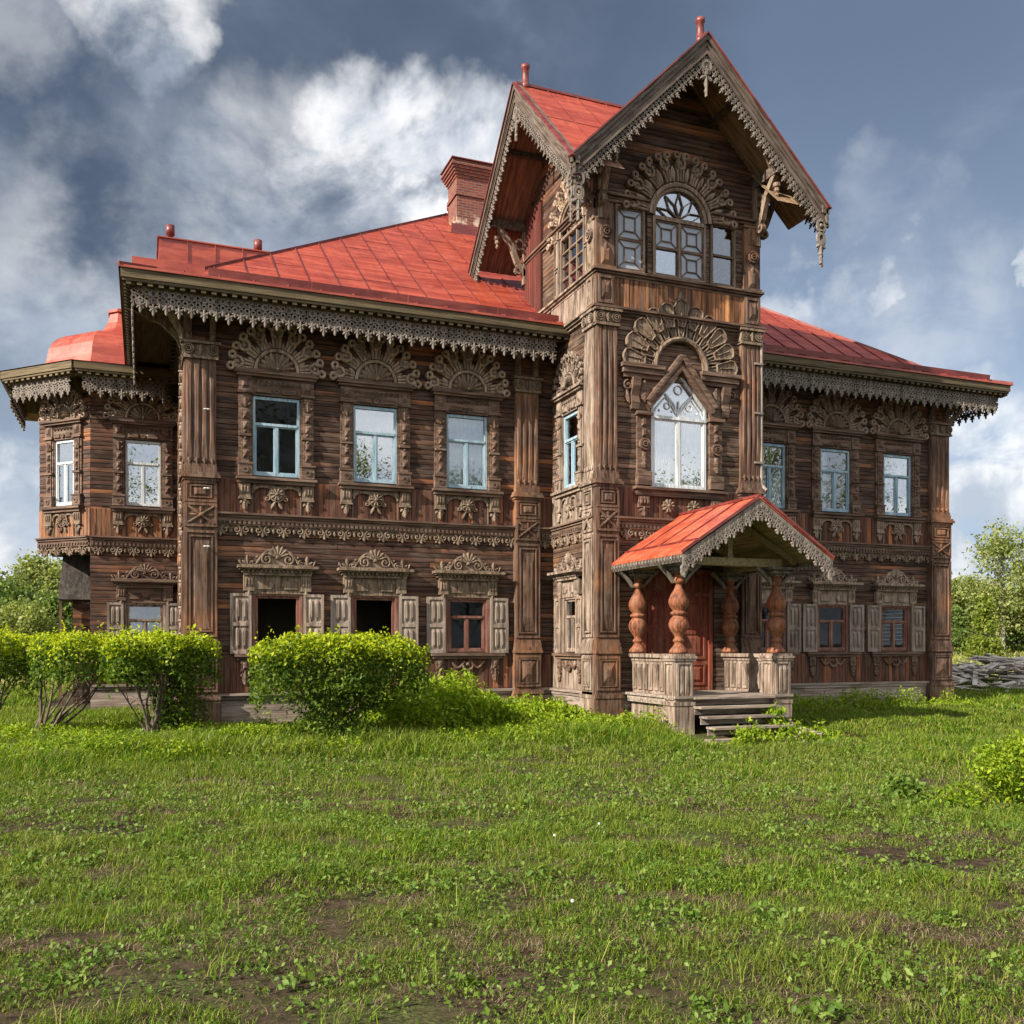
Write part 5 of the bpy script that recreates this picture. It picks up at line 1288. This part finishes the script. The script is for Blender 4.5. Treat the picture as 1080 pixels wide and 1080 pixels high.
for s in (-1, 1):
    e = PS-.02; d = .19*nrm
    vs = [(TC, RF+.03, PA-.01), (TC, RF+.03, PA-d), (TC+s*e, RF+.03, PE-d+.01), (TC+s*e, RF+.03, PE-.01)]; vs += [(x, RF+.0, z) for x, y, z in vs]
    mb.add(vs, [(0,1,2,3), (7,6,5,4), (0,3,7,4), (1,5,6,2), (2,6,7,3)])
    L = e*nrm; cth, sth = 1/nrm, sl/nrm; n = int(L/.11)
    for i in range(n):
        t = (i+.5)*L/n; X = t*cth; Z = -t*sth
        x = TC+s*X; z = PA-d+Z
        mb.ring(x, z+.09, .035, .016, RF+.01, RF-.016, 7)
        if i % 2: mb.ring(x, z-.03, .05, .022, RF+.03, RF-.008, 8); mb.petal(x, z-.07, -90, 0, .07, .06, RF+.03, RF-.01)
        else: mb.ring(x, z-.045, .055, .026, RF+.03, RF-.012, 9); mb.petal(x, z-.09, -90, 0, .12, .075, RF+.03, RF-.012); mb.petal(x, z-.10, -35, 0, .07, .045, RF+.03, RF-.011); mb.petal(x, z-.10, -145, 0, .07, .045, RF+.03, RF-.011)
    x = TC+s*(e-.04); z = PE-d
    mb.petal(x, z+.02, -90, 0, .26, .16, RF+.03, RF-.02); mb.ring(x, z-.05, .08, .04, RF+.03, RF-.025, 10)
    # side lace along the eaves
    y = RF+.1
    while y < TV-.2:
        mb.beam((TC+s*(PS-.03), y, PE-.0), (TC+s*(PS-.03), y, PE-.10), .02, .10); mb.beam((TC+s*(PS-.03), y, PE-.09), (TC+s*(PS-.03), y, PE-.15), .022, .05); y += .13
    mb.beam((TC+s*(PS-.03), RF+.03, PE-.02), (TC+s*(PS-.03), TV-.1, PE-.02), .03, .09)
sub('porch_lace', mb, 'lace_wood', porch)
# double door
mb = MB(); mb.rect(-.95, -.86, .72, 3.58, .1, -.05); mb.rect(.86, .95, .72, 3.58, .1, -.05); mb.rect(-.86, .86, 3.48, 3.58, .1, -.05); mb.rect(-.86, .86, 2.95, 3.03, .1, -.03)
door = part('door', mb, 'door_wood', (TC-.05, TV, 0))
for s in (-1, 1):
    mb = MB(); x0, x1 = (-.86, -.01) if s < 0 else (.01, .86)
    mb.rect(x0, x1, .73, 2.95, .08, .02)
    for z0, z1 in ((.84, 1.36), (1.46, 2.1), (2.2, 2.86)): mb.pframe(x0+.08, x1-.08, z0, z1, .05, .02, -.005); mb.pyr(x0+.16, x1-.16, z0+.08, z1-.08, .02, -.012, .3)
    mb.rect(x0, x1, 3.03, 3.48, .08, .02); mb.pframe(x0+.06, x1-.06, 3.08, 3.43, .05, .02, -.005)
    sub('door_leaf', mb, 'door_wood', door)
mb = MB(); mb.beam((.06, -.03, 1.62), (.06, -.03, 1.78), .03, .03); mb.disc(.06, 1.8, .03, .02, -.03, 8); sub('handle', mb, 'pipe_metal', door)

# ------------------------------------------------------------------ ground
SY, CY = math.sin(YAW), math.cos(YAW)
def cam2w(r, d): return r*CY+d*SY, -r*SY+d*CY-22.
def sstep(x, a, b):
    t = np.clip((x-a)/(b-a), 0, 1); return t*t*(3-2*t)
_w = [(rng.uniform(-1, 1, 2), rng.uniform(0, 6.28)) for _ in range(14)]
def fbm(u, v, sc):
    s = 0.; a = 0.
    for i, (k, ph) in enumerate(_w):
        f = (1+i*.55)/sc; am = 1./(1+i*.45); n = k/np.hypot(*k)
        s = s+am*np.sin((u*n[0]+v*n[1])*f+ph+1.3*np.sin((u*n[1]-v*n[0])*f*.7+ph*2)); a += am*am*.5
    return s/np.sqrt(a)            # about unit variance
def gz(u, v):
    u = np.asarray(u, float); v = np.asarray(v, float)
    front = -.25*(1-sstep(v, -6.0, -3.9))
    front = np.where((u < 9) | (u > 14.5), -.20*(1-sstep(v, -7.0, -3.0)), front)
    dist = np.hypot(u-11, v-6)
    rise = 1.1*sstep(dist, 28, 85)
    return front+rise+(.022*fbm(u, v, 1.1)+.014*fbm(u+3, v+8, .28))*(1-sstep(dist, 40, 80))
def axis():
    t = np.linspace(-1, 1, 190); return np.sinh(t*5.2)/np.sinh(5.2)*1600
ax = axis(); U, V = np.meshgrid(ax+9, ax-8, indexing='ij'); Z = gz(U, V)
co = np.stack([U, V, Z], -1).reshape(-1, 3); n = len(ax)
idx = np.arange(n*n).reshape(n, n)
q = np.stack([idx[:-1, :-1], idx[1:, :-1], idx[1:, 1:], idx[:-1, 1:]], -1).reshape(-1, 4)
def npmesh(name, co, faces, mat, smooth=False):
    me = bpy.data.meshes.new(name); co = np.asarray(co, np.float32); faces = [np.asarray(f, np.int32) for f in (faces if isinstance(faces, list) else [faces])]
    nl = sum(f.size for f in faces); nf = sum(len(f) for f in faces)
    me.vertices.add(len(co)); me.vertices.foreach_set('co', co.ravel()); me.loops.add(nl); me.loops.foreach_set('vertex_index', np.concatenate([f.ravel() for f in faces]))
    st = []; o = 0
    for f in faces: st.append(o+np.arange(len(f))*f.shape[1]); o += f.size
    me.polygons.add(nf); me.polygons.foreach_set('loop_start', np.concatenate(st).astype(np.int32))
    me.materials.append(MATS[mat]); me.update(calc_edges=True); me.validate()
    if smooth: me.polygons.foreach_set('use_smooth', np.ones(nf, bool))
    return me
tag(link('ground', npmesh('ground', co, q, 'soil', True)), kind='structure')

def outside(u, v):
    m = ~((u > .55) & (u < 23.0) & (v > -.2) & (v < 18.2)) & ~((u > 9.4) & (u < 14.2) & (v > -2.75)) & ~((u > -2.7) & (u < 1.2) & (v > BV-.1) & (v < 18)) & ~((u > 10.3) & (u < 13.3) & (v > -5.8) & (v < 0))
    return m
def blades(u, v, z, h, w, lean, seed=1):
    r = np.random.default_rng(seed); n = len(u); a = r.uniform(0, 2*PI, n); b = a+PI/2+r.uniform(-.6, .6, n)
    dx, dy = np.cos(a)*w/2, np.sin(a)*w/2; lx, ly = np.cos(b)*lean*h, np.sin(b)*lean*h
    P = np.zeros((n, 5, 3), np.float32)
    for i, (s, t, zz) in enumerate(((-1, 0, 0), (1, 0, 0), (.75, .32, .58), (-.75, .32, .58), (0, 1, 1))):
        P[:, i, 0] = u+s*dx+lx*t; P[:, i, 1] = v+s*dy+ly*t; P[:, i, 2] = z-.01+h*zz*np.sqrt(np.clip(1-.45*lean**2*t, .2, 1))
    o = np.arange(n)[:, None]*5
    return P.reshape(-1, 3), [np.concatenate([o+0, o+1, o+2, o+3], 1), np.concatenate([o+3, o+2, o+4], 1)]
def scatter(d0, d1, dens, margin=1.5, seed=1, half=.56):
    r = np.random.default_rng(seed); A = half*(d1*d1-d0*d0)+2*margin*(d1-d0); n = int(A*dens)
    d = r.uniform(d0, d1, n*2); rr = r.uniform(-1, 1, n*2)*(half*d1+margin); k = np.abs(rr) < half*d+margin
    d, rr = d[k], rr[k]; return cam2w(rr, d)
def bare(u, v):       # 0..1 : how bare the turf is (worn patches in the foreground, also standing in for its dimmer light)
    dd = (v+22)*CY+u*SY
    return sstep(fbm(u, v, .42)*.55+fbm(u+40, v, .16)*.75, .2, 1.15)*(1-sstep(dd, 11.5, 15.))
parts_ = {'grass_blade': [], 'straw': [], 'weed_leaf': [], 'meadow_blade': []}
def grow(d0, d1, dens, h0, h1, w, seed):
    u, v = scatter(d0, d1, dens, margin=4.5, seed=seed); r = np.random.default_rng(seed+50)
    m = outside(u, v) & (r.random(len(u)) > bare(u, v)*.78); u, v = u[m], v[m]
    dd = (v+22)*CY+u*SY
    lush = sstep(fbm(u+9, v-5, 1.6), -.6, 1.4)*.6+.6
    tall = 1+1.1*np.exp(-((v+5.2)/1.6)**2)*(u < 10)+.35*(dd > 16)
    h = r.uniform(h0, h1, len(u))*lush*tall
    parts_['grass_blade'].append(blades(u, v, gz(u, v), h, w*r.uniform(.7, 1.3, len(u)), r.uniform(.3, 1.45, len(u)), seed))
grow(3.6, 7.5, 2300, .025, .095, .0055, 1); grow(7.5, 11, 1500, .03, .10, .008, 2); grow(11, 16, 900, .04, .12, .012, 3); grow(16, 26, 420, .06, .16, .02, 4); grow(26, 40, 130, .09, .2, .035, 5)
# longer tufts
def tufts(n, d0, d1, seed, per=26, h=(.12, .26)):
    r = np.random.default_rng(seed); u, v = scatter(d0, d1, 3, seed=seed); m = outside(u, v); u, v = u[m][:n], v[m][:n]
    k = bare(u, v) < .5; u, v = u[k], v[k]
    uu = np.repeat(u, per)+r.normal(0, .05, len(u)*per); vv = np.repeat(v, per)+r.normal(0, .05, len(u)*per)
    parts_['grass_blade'].append(blades(uu, vv, gz(uu, vv), r.uniform(*h, len(uu)), r.uniform(.004, .008, len(uu)), r.uniform(.3, 1.1, len(uu)), seed+1))
tufts(150, 4.5, 11, 61); tufts(260, 10, 19, 62, 22, (.14, .34))
# straw lying in the worn patches
u, v = scatter(4.2, 13, 1700, seed=71); r = np.random.default_rng(72); m = outside(u, v) & (r.random(len(u)) < bare(u, v)*.7+.10); u, v = u[m], v[m]
parts_['straw'].append(blades(u, v, gz(u, v)+.006, r.uniform(.03, .09, len(u)), np.full(len(u), .004), r.uniform(1.3, 2.0, len(u)), 73))
u, v = scatter(12, 20, 40, seed=74); m = outside(u, v); u, v = u[m], v[m]
parts_['straw'].append(blades(u, v, gz(u, v), r.uniform(.08, .22, len(u)), np.full(len(u), .006), r.uniform(.2, 1.2, len(u)), 75))
def leaves(P, size, seed, up=.4, asp=.55, dirs=None):
    # P n x 3 centres ; folded rhombic leaves with random orientation, biased to face up
    r = np.random.default_rng(seed); n = len(P); size = np.broadcast_to(size, (n,))*r.uniform(.65, 1.35, n)
    d = r.normal(0, 1, (n, 3)) if dirs is None else dirs+r.normal(0, .5, (n, 3)); d /= np.linalg.norm(d, axis=1, keepdims=True)+1e-9
    nn = r.normal(0, 1, (n, 3)); nn[:, 2] = np.abs(nn[:, 2])+up; s = np.cross(d, nn); s /= np.linalg.norm(s, axis=1, keepdims=True)+1e-9
    k = np.cross(s, d)
    L = size[:, None]
    Q = np.stack([P-d*L*.5, P+s*L*asp*.5+k*L*.10-d*L*.05, P+d*L*.5, P-s*L*asp*.5+k*L*.10-d*L*.05], 1).reshape(-1, 3)
    o = np.arange(n)[:, None]*4
    return Q, [np.concatenate([o, o+1, o+2], 1), np.concatenate([o, o+2, o+3], 1)]
# low broad-leaved weeds in the turf
r = np.random.default_rng(88); cu, cv = scatter(4.6, 12, 2.2, seed=87); k_ = 24
uu = np.repeat(cu, k_)+r.normal(0, .075, len(cu)*k_); vv = np.repeat(cv, k_)+r.normal(0, .075, len(cu)*k_); hh = np.repeat(r.uniform(.03, .13, len(cu)), k_)*r.uniform(.4, 1.1, len(uu))
parts_['weed_leaf'].append(leaves(np.stack([uu, vv, gz(uu, vv)+hh], 1), np.repeat(r.uniform(.025, .065, len(cu)), k_), 89, .9, .55))
u, v = scatter(4.2, 11.5, 480, seed=81); m = outside(u, v) & (fbm(u-7, v+3, .35) > -.15); u, v = u[m], v[m]; r = np.random.default_rng(82)
parts_['weed_leaf'].append(leaves(np.stack([u, v, gz(u, v)+r.uniform(.012, .07, len(u))], 1), .018+.03*r.random(len(u))**2, 83, 1.1, .7))
u, v = scatter(11, 20, 90, seed=84); m = outside(u, v) & (fbm(u-7, v+3, .9) > -.1); u, v = u[m], v[m]; r = np.random.default_rng(85)
parts_['weed_leaf'].append(leaves(np.stack([u, v, gz(u, v)+r.uniform(.03, .14, len(u))], 1), .055, 86, 1., .6))
# far meadow to both sides and behind
r = np.random.default_rng(91); n = 60000; d = 37+62*r.random(n)**1.2; rr = r.uniform(-.62, .62, n)*d; u, v = cam2w(rr, d); m = outside(u, v); u, v, d = u[m], v[m], d[m]
parts_['meadow_blade'].append(blades(u, v, gz(u, v), r.uniform(.10, .30, len(u))*(1+d/90), .02+.0012*d, r.uniform(.2, .8, len(u)), 92))
def joined(lst):
    cos = []; fs = {}; o = 0
    for c, f in lst:
        cos.append(c)
        for q in f: fs.setdefault(q.shape[1], []).append(q+o)
        o += len(c)
    return np.concatenate(cos), [np.concatenate(x) for x in fs.values()]
for mat, nm in (('grass_blade', 'lawn_grass'), ('straw', 'dry_straw'), ('weed_leaf', 'lawn_weeds'), ('meadow_blade', 'meadow_grass')):
    c, f = joined(parts_[mat]); o = link(nm, npmesh(nm, c, f, mat))
    tag(o, {'lawn_grass': 'short uneven green lawn grass in front of the mansion', 'dry_straw': 'dry straw bits lying in the worn patches of the lawn', 'lawn_weeds': 'small broad leaved weeds growing in the lawn', 'meadow_grass': 'tall pale meadow grass beyond the mansion'}[nm], 'grass', kind='stuff')

# nettles and ground elder along the foot of the house
def herbs(n, fu, hmax, seed, size=.11):
    r = np.random.default_rng(seed); u, v, hh = fu(r, n); m = outside(u, v); u, v, hh = u[m], v[m], hh[m]
    per = 9; P = []
    z0 = gz(u, v)
    for i in range(per):
        t = (i+1)/per; P.append(np.stack([u+r.normal(0, .05, len(u)), v+r.normal(0, .05, len(u)), z0+hh*t*r.uniform(.9, 1.08, len(u))], 1))
    return leaves(np.concatenate(P), size, seed+1, .9, .5)
def patch1(r, n):
    u = r.uniform(4.6, 9.6, n); v = -.5-r.random(n)*3.1; h = .95*np.exp(-((u-6.0)/1.7)**2)*np.exp(-((v+2.1)/1.5)**2)+.22+.12*fbm(u, v, .6)
    return u, v, np.clip(h, .08, 1.2)
def patch2(r, n):  # low lush herbs; their bright leaves stand in for the sunlit band
    u = r.uniform(-4, 10.4, n); v = -.4-5.0*r.random(n); h = .14+.08*fbm(u, v, .5); return u, v, np.clip(h, .05, .6)
def patch3(r, n):
    u = r.uniform(13.3, 23, n); v = -.35-.9*r.random(n)**1.6; h = .22+.16*fbm(u, v, .5); return u, v, np.clip(h, .04, .6)
def patch4(r, n):
    u = r.uniform(9.2, 13.6, n); v = np.where(u < 10.3, r.uniform(-4.6, -2.7, n), r.uniform(-6.2, -5.6, n)); h = .26+.15*fbm(u, v, .4); return u, v, np.clip(h, .05, .6)
c, f = joined([herbs(2600, patch1, 1, 101), herbs(7000, patch2, 1, 103, .065), herbs(900, patch3, 1, 105, .09), herbs(420, patch4, 1, 107, .09)])
tag(link('herb_patch', npmesh('herb_patch', c, f, 'herb_leaf')), 'lush nettles and ground elder along the foot of the mansion', 'weeds', kind='stuff')

def stems_mb(base, tips, r0, r1, seed, sag=.25):
    r = random.Random(seed); mb = MB()
    for t in tips:
        b = Vector(base)+Vector((r.uniform(-.12, .12), r.uniform(-.12, .12), -.05)); t = Vector(t); m = b.lerp(t, .5)+Vector((r.uniform(-.1, .1), r.uniform(-.1, .1), -sag*r.uniform(.0, .7)))
        pts = [b, b.lerp(m, .5)+Vector((r.uniform(-.04, .04), r.uniform(-.04, .04), 0)), m, m.lerp(t, .55)+Vector((r.uniform(-.06, .06), r.uniform(-.06, .06), .04)), t]
        k = r.uniform(.7, 1.25); mb.tube(pts, r0*k, r1, 6)
        for _ in range(2): 
            p = m.lerp(t, r.uniform(0, .6)); mb.tube([p, p+Vector((r.uniform(-.3, .3), r.uniform(-.3, .3), r.uniform(.1, .35)))], r0*.4, .004, 5)
    return mb
def shrub(label, base, centre, rad, z0, z1, nleaf, seed, skirts=(), lean=0.):
    r = np.random.default_rng(seed); bz = float(gz(base[0], base[1]))
    root = tag(link('shrub', None, None, (base[0], base[1], bz)), label, 'shrub', 'clipped shrubs before the house')
    tips = []
    rr = random.Random(seed)
    for i in range(12):
        a = rr.uniform(0, 2*PI); k = math.sqrt(rr.random())*.85
        tips.append((centre[0]-base[0]+rad[0]*k*math.cos(a), centre[1]-base[1]+rad[1]*k*math.sin(a), rr.uniform(z0+.35*(z1-z0), z1-.15)-bz))
    link('stem', stems_mb((0, 0, 0), tips, .032, .008, seed).mesh('stem', 'bark', True), root)
    def cloud(n, top):
        a = r.uniform(0, 2*PI, n); k = np.sqrt(r.random(n)) if top else r.random(n)**.28
        lump = 1+.13*np.sin(3*a+seed)+.09*np.sin(7*a+2*seed)
        x = centre[0]+rad[0]*k*lump*np.cos(a); y = centre[1]+rad[1]*k*lump*np.sin(a)
        e = 1-.22*np.clip((k-.55)/.45, 0, 1)**2      # rounded shoulder
        topz = z0+(z1-z0)*e+.05*fbm(x*1.0, y, .22)
        if top: z = topz-r.random(n)**1.5*.28
        else:
            low = z0+(z1-z0)*.35*(1-k)**.8*1.3+.10*fbm(x, y, .3)
            z = low+(topz-low)*r.random(n)
        return np.stack([x-base[0], y-base[1], z-bz], 1)
    P = [cloud(int(nleaf*.62), False)]
    for (sx, sy, sr, sz0, sz1, sn) in skirts:
        P.append(np.stack([sx-base[0]+r.normal(0, sr*.5, sn), sy-base[1]+r.normal(0, sr*.5, sn), r.uniform(sz0, sz1, sn)-bz], 1))
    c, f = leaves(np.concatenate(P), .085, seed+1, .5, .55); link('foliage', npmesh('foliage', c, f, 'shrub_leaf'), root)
    sh = []
    for _ in range(70):
        p = cloud(1, True)[0]; k = r.integers(4, 9); sh.append(p+np.outer(np.linspace(0, r.uniform(.08, .26), k), [r.normal(0, .25), r.normal(0, .25), 1])+r.normal(0, .02, (k, 3)))
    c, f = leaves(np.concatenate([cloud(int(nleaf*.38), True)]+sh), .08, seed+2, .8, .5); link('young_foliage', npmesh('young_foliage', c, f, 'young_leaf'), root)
    return root
shrub('clipped green shrub at the left edge of the photo', (-3.0, -.6), (-2.85, -.5), (1.15, 1.05), .95, 1.98, 9500, 201)
shrub('clipped shrub whose bare dark stems lean to the right from a low base', (-1.9, -1.45), (-1.0, -1.6), (1.15, .95), 1.0, 1.97, 9000, 202)
shrub('flat-topped shrub in front of the left corner pilaster', (.15, -2.3), (.22, -2.35), (1.06, .9), 1.02, 1.96, 10500, 203, skirts=((.65, -2.1, .5, .1, 1.3, 2400), (.35, -2.3, .25, .0, 1., 700)))
shrub('wide dense shrub with leaves down to the ground below the two open windows', (3.4, -4.0), (3.44, -3.95), (1.62, 1.0), .75, 1.95, 17000, 204, skirts=((3.3, -3.95, .75, .0, 1.1, 4200), (4.1, -3.8, .5, .5, 1.2, 1200)))
# fern-like bush at the right edge
def bushy(label, c, rad, h, n, seed, mat='herb_leaf', size=.07):
    r = np.random.default_rng(seed); bz = float(gz(c[0], c[1])); root = tag(link('leafy_bush', None, None, (c[0], c[1], bz)), label, 'bush')
    ns = 46; sx = r.normal(0, rad*.5, ns); sy = r.normal(0, rad*.5, ns); hh = h*np.clip(1.05-.55*(sx**2+sy**2)/rad**2, .25, 1.1)*r.uniform(.8, 1.1, ns); mb = MB(); P = []; D = []
    for i in range(ns):
        tip = Vector((sx[i]*1.35, sy[i]*1.35, hh[i])); b = Vector((sx[i]*.7, sy[i]*.7, -.03)); m = b.lerp(tip, .5)+Vector((0, 0, .06)); mb.tube([b, m, tip], .007, .003, 5)
        k = n//ns; t = r.random(k)**.7; p = np.outer(1-t, np.array(b))+np.outer(t, np.array(tip)); p[:, 2] += .1*np.sin(t*PI); P.append(p+r.normal(0, .06, (k, 3)))
    link('stem', mb.mesh('stem', 'weed_leaf'), root)
    q, f = leaves(np.concatenate(P), size, seed+1, .9, .5); link('foliage', npmesh('foliage', q, f, mat), root)
bushy('low feathery green bush on the lawn at the right edge', (10.72, -13.2), .80, .95, 9000, 301)
bushy('small pale leafy weed in front of the feathery bush', (9.2, -12.3), .22, .22, 500, 302, 'weed_leaf', .12)
bushy('leafy vine weed growing through the porch steps', (12.55, -5.25), .22, .62, 420, 303, 'herb_leaf', .13)

# ------------------------------------------------------------------ trees
def tree(label, x, y, h, cr, seed, leaf='birch_leaf', trunk='birch_bark', nl=7000, ls=.34, shape='round', name='broadleaf_tree', tr=.16, low=.22, group=None, clumps=46):
    r = np.random.default_rng(seed); rr = random.Random(seed); bz = float(gz(x, y)); root = tag(link(name, None, None, (x, y, bz)), label, 'tree', group)
    mb = MB(); lean = Vector((rr.uniform(-.04, .04)*h, rr.uniform(-.04, .04)*h, 0))
    pts = [Vector((0, 0, -.2))]+[Vector((lean.x*t+rr.uniform(-.1, .1), lean.y*t+rr.uniform(-.1, .1), h*t*.93)) for t in (.2, .4, .6, .8, 1.)]
    mb.tube(pts, tr*h/9, .02, 8)
    C = []
    for i in range(clumps):
        t = low+(1-low)*rr.random()**.85
        if shape == 'cone': w = cr*(1-t)**.8*1.05+.15
        elif shape == 'spire': w = cr*(1.05-t)*1.0
        else: w = cr*math.sin(PI*min(1., max(.02, (t-low*.6)/(1.06-low*.6))))**.65
        a = rr.uniform(0, 2*PI); k = rr.random()**.5
        c = Vector((lean.x*t+w*k*math.cos(a), lean.y*t+w*k*math.sin(a), h*t+(0 if shape == 'round' else -.1*k*w)))
        C.append((c, w)); s = Vector((lean.x*t, lean.y*t, h*max(.12, t-.16)))
        mb.tube([s, s.lerp(c, .55)+Vector((0, 0, .06*h*.3)), c], .035*h/9, .012, 5)
    link('trunk', mb.mesh('trunk', trunk, True), root)
    per = nl//clumps; P = []
    for c, w in C:
        sg = max(.18, min(.22*cr, .42*w+.1))*rr.uniform(.7, 1.25); P.append(np.array(c)+r.normal(0, 1, (per, 3))*np.array([sg, sg, sg*.75]))
    q, f = leaves(np.concatenate(P), ls, seed+1, .4, .6); link('crown', npmesh('crown', q, f, leaf), root)
def at(px, d): p = (px-540)/1000.; return cam2w(p*d, d)
T = lambda label, px, d, h, cr, seed, **k: tree(label, *at(px, d), h, cr, seed, **k)
g1 = 'trees beyond the left wing'; g2 = 'trees beyond the meadow'
T('dark green tree at the far left edge behind the hedge', 2, 74, 5.9, 2.7, 401, leaf='forest_leaf', trunk='bark', nl=6000, ls=.30, group=g1)
T('pale birch, taller of the two beside the left wing', 42, 80, 8.0, 2.6, 402, nl=8000, ls=.30, group=g1, name='birch_tree', tr=.1)
T('pale birch standing closest to the left wing', 68, 86, 7.9, 2.4, 403, nl=7000, ls=.30, group=g1, name='birch_tree', tr=.1)
T('bushy young tree below the two pale birches', 26, 66, 3.9, 2.2, 404, leaf='birch_leaf', trunk='bark', nl=5000, ls=.28, group=g1)
T('low rounded tree just left of the back porch', 60, 70, 4.6, 2.0, 405, leaf='forest_leaf', trunk='bark', nl=5000, ls=.28, group=g1)
T('dark spruce left of the pale birches', -22, 78, 8.4, 2.0, 406, leaf='spruce_leaf', trunk='bark', shape='cone', nl=6000, ls=.28, group=g1, name='spruce_tree', low=.06)
T('tall airy birch with a bent trunk at the right edge', 1058, 82, 11.3, 2.6, 411, nl=4600, ls=.28, group=g2, name='birch_tree', tr=.13, low=.2)
T('second birch cut by the right edge', 1096, 80, 10.4, 2.9, 412, nl=4600, ls=.32, group=g2, name='birch_tree', tr=.11)
T('full rounded tree right beside the house corner', 1012, 92, 6.6, 3.4, 413, leaf='birch_leaf', trunk='bark', nl=8000, ls=.34, group=g2, low=.04)
T('young lime green tree in front of the birches', 1039, 74, 4.8, 1.35, 414, leaf='lime_leaf', trunk='bark', nl=4000, ls=.26, shape='spire', group=g2, low=.05)
T('dark green bush tree at the foot of the rounded tree', 1003, 84, 4.0, 1.8, 415, leaf='forest_leaf', trunk='bark', nl=4500, ls=.26, group=g2, low=.04)
T('wide tree filling the gap behind the lime green tree', 1034, 104, 6.9, 3.6, 416, leaf='birch_leaf', trunk='bark', nl=8000, ls=.36, group=g2, low=.04)
T('rounded dark tree at the foot of the bent birch', 1070, 84, 4.2, 2.0, 417, leaf='forest_leaf', trunk='bark', nl=4500, ls=.28, group=g2, low=.04)
T('low bushy tree cut by the right edge behind the boards', 1090, 100, 6.6, 3.2, 418, leaf='birch_leaf', trunk='bark', nl=5000, ls=.34, group=g2, low=.04)
# trees that stand behind and left of the photographer; they show in the window glass
k = 0
for (x, y, h, cr, nl) in ((-12, -44, 17, 5., 3200), (-3, -50, 19, 5., 3200), (6, -46, 21, 5.2, 3800), (14.5, -47, 15.5, 4.6, 3200), (23, -46, 14, 4.6, 3200), (31, -48, 16, 5., 3200), (40, -46, 14, 5., 3200), (50, -47, 19, 5.4, 3400), (60, -46, 17, 5., 3200)):
    tree('tall birch behind the photographer', x, y, h, cr, 450+k, leaf='birch_leaf', trunk='birch_bark', nl=int(nl*2.6), ls=.21, name='birch_tree', group='trees behind the photographer', low=.25, clumps=40, tr=.07); k += 1

# ------------------------------------------------------------------ heap of old boards beside the house
r = random.Random(77)
bms = []
for i in range(5):
    mb = MB(); L = (1.5, 1.1, 1.9, .8, 1.3)[i]/2; mb.box(-L, L, -.10, .10, -.02, .02); bms.append(mb.mesh('old_board', 'old_board_wood'))
hc = Vector((32.6, 7.2, 0))
for i in range(270):
    a = r.uniform(0, 2*PI); k = math.sqrt(r.random())
    x = hc.x+4.6*k*math.cos(a); y = hc.y+2.2*k*math.sin(a); zt = 1.30*(1-k**1.5)*(1.0 if r.random() > .25 else .75)
    o = bpy.data.objects.new('old_board', bms[i % 5]); COL.objects.link(o)
    o.location = (x, y, float(gz(x, y))+max(.05, zt)+r.uniform(-.06, .04))
    o.rotation_euler = (r.uniform(-.3, .3), r.uniform(-.22, .22)+.22*math.cos(a)*k, r.choice((r.gauss(-.9, .5), r.uniform(0, 3.1), r.uniform(0, 3.1))))
    o.scale = (1, r.uniform(.7, 1.3), 1)
    tag(o, 'weathered grey board lying in the loose heap beside the house corner', 'board', 'boards in the heap')

# dandelion clocks and a twig on the lawn
mb = MB(); mb.tube([(0, 0, 0), (.004, .002, .05), (.0, .006, .10)], .0022, .0018, 5); dm = mb.mesh('stem', 'weed_leaf')
mb = MB(); rr = random.Random(3)
for i in range(90):
    d = Vector((rr.gauss(0, 1), rr.gauss(0, 1), rr.gauss(0, 1))).normalized(); mb.beam((0, .006, .118), Vector((0, .006, .118))+d*.021, .0012, .0012)
    e = Vector((0, .006, .118))+d*.021; mb.beam(e-d.orthogonal()*.003, e+d.orthogonal()*.003, .0012, .004)
hm = mb.mesh('seed_head', 'seed_white')
for (px, d) in ((632, 10.2), (585, 9.6), (604, 7.2)):
    x, y = at(px, d); o = link('dandelion', None, None, (x, y, float(gz(x, y)))); o.scale = (.62,)*3
    tag(o, 'white dandelion seed head on the lawn', 'dandelion', 'dandelions on the lawn'); link('stem', dm, o); link('seed_head', hm, o)
for (px, d, a) in ((400, 7.6, .4), (690, 6.6, 1.2)):
    x, y = at(px, d); mb = MB(); mb.tube([(-.16, 0, .02), (-.05, .02, .03), (.06, -.01, .035), (.17, .03, .03)], .006, .003, 6); mb.tube([(.0, .0, .03), (.06, .07, .05)], .003, .0015, 5)
    tag(link('twig', mb.mesh('twig', 'bark'), None, (x, y, float(gz(x, y))), a), ['dry twig lying on worn lawn left of the middle', 'dry twig lying on the near lawn right of the middle'][px > 500], 'twig')
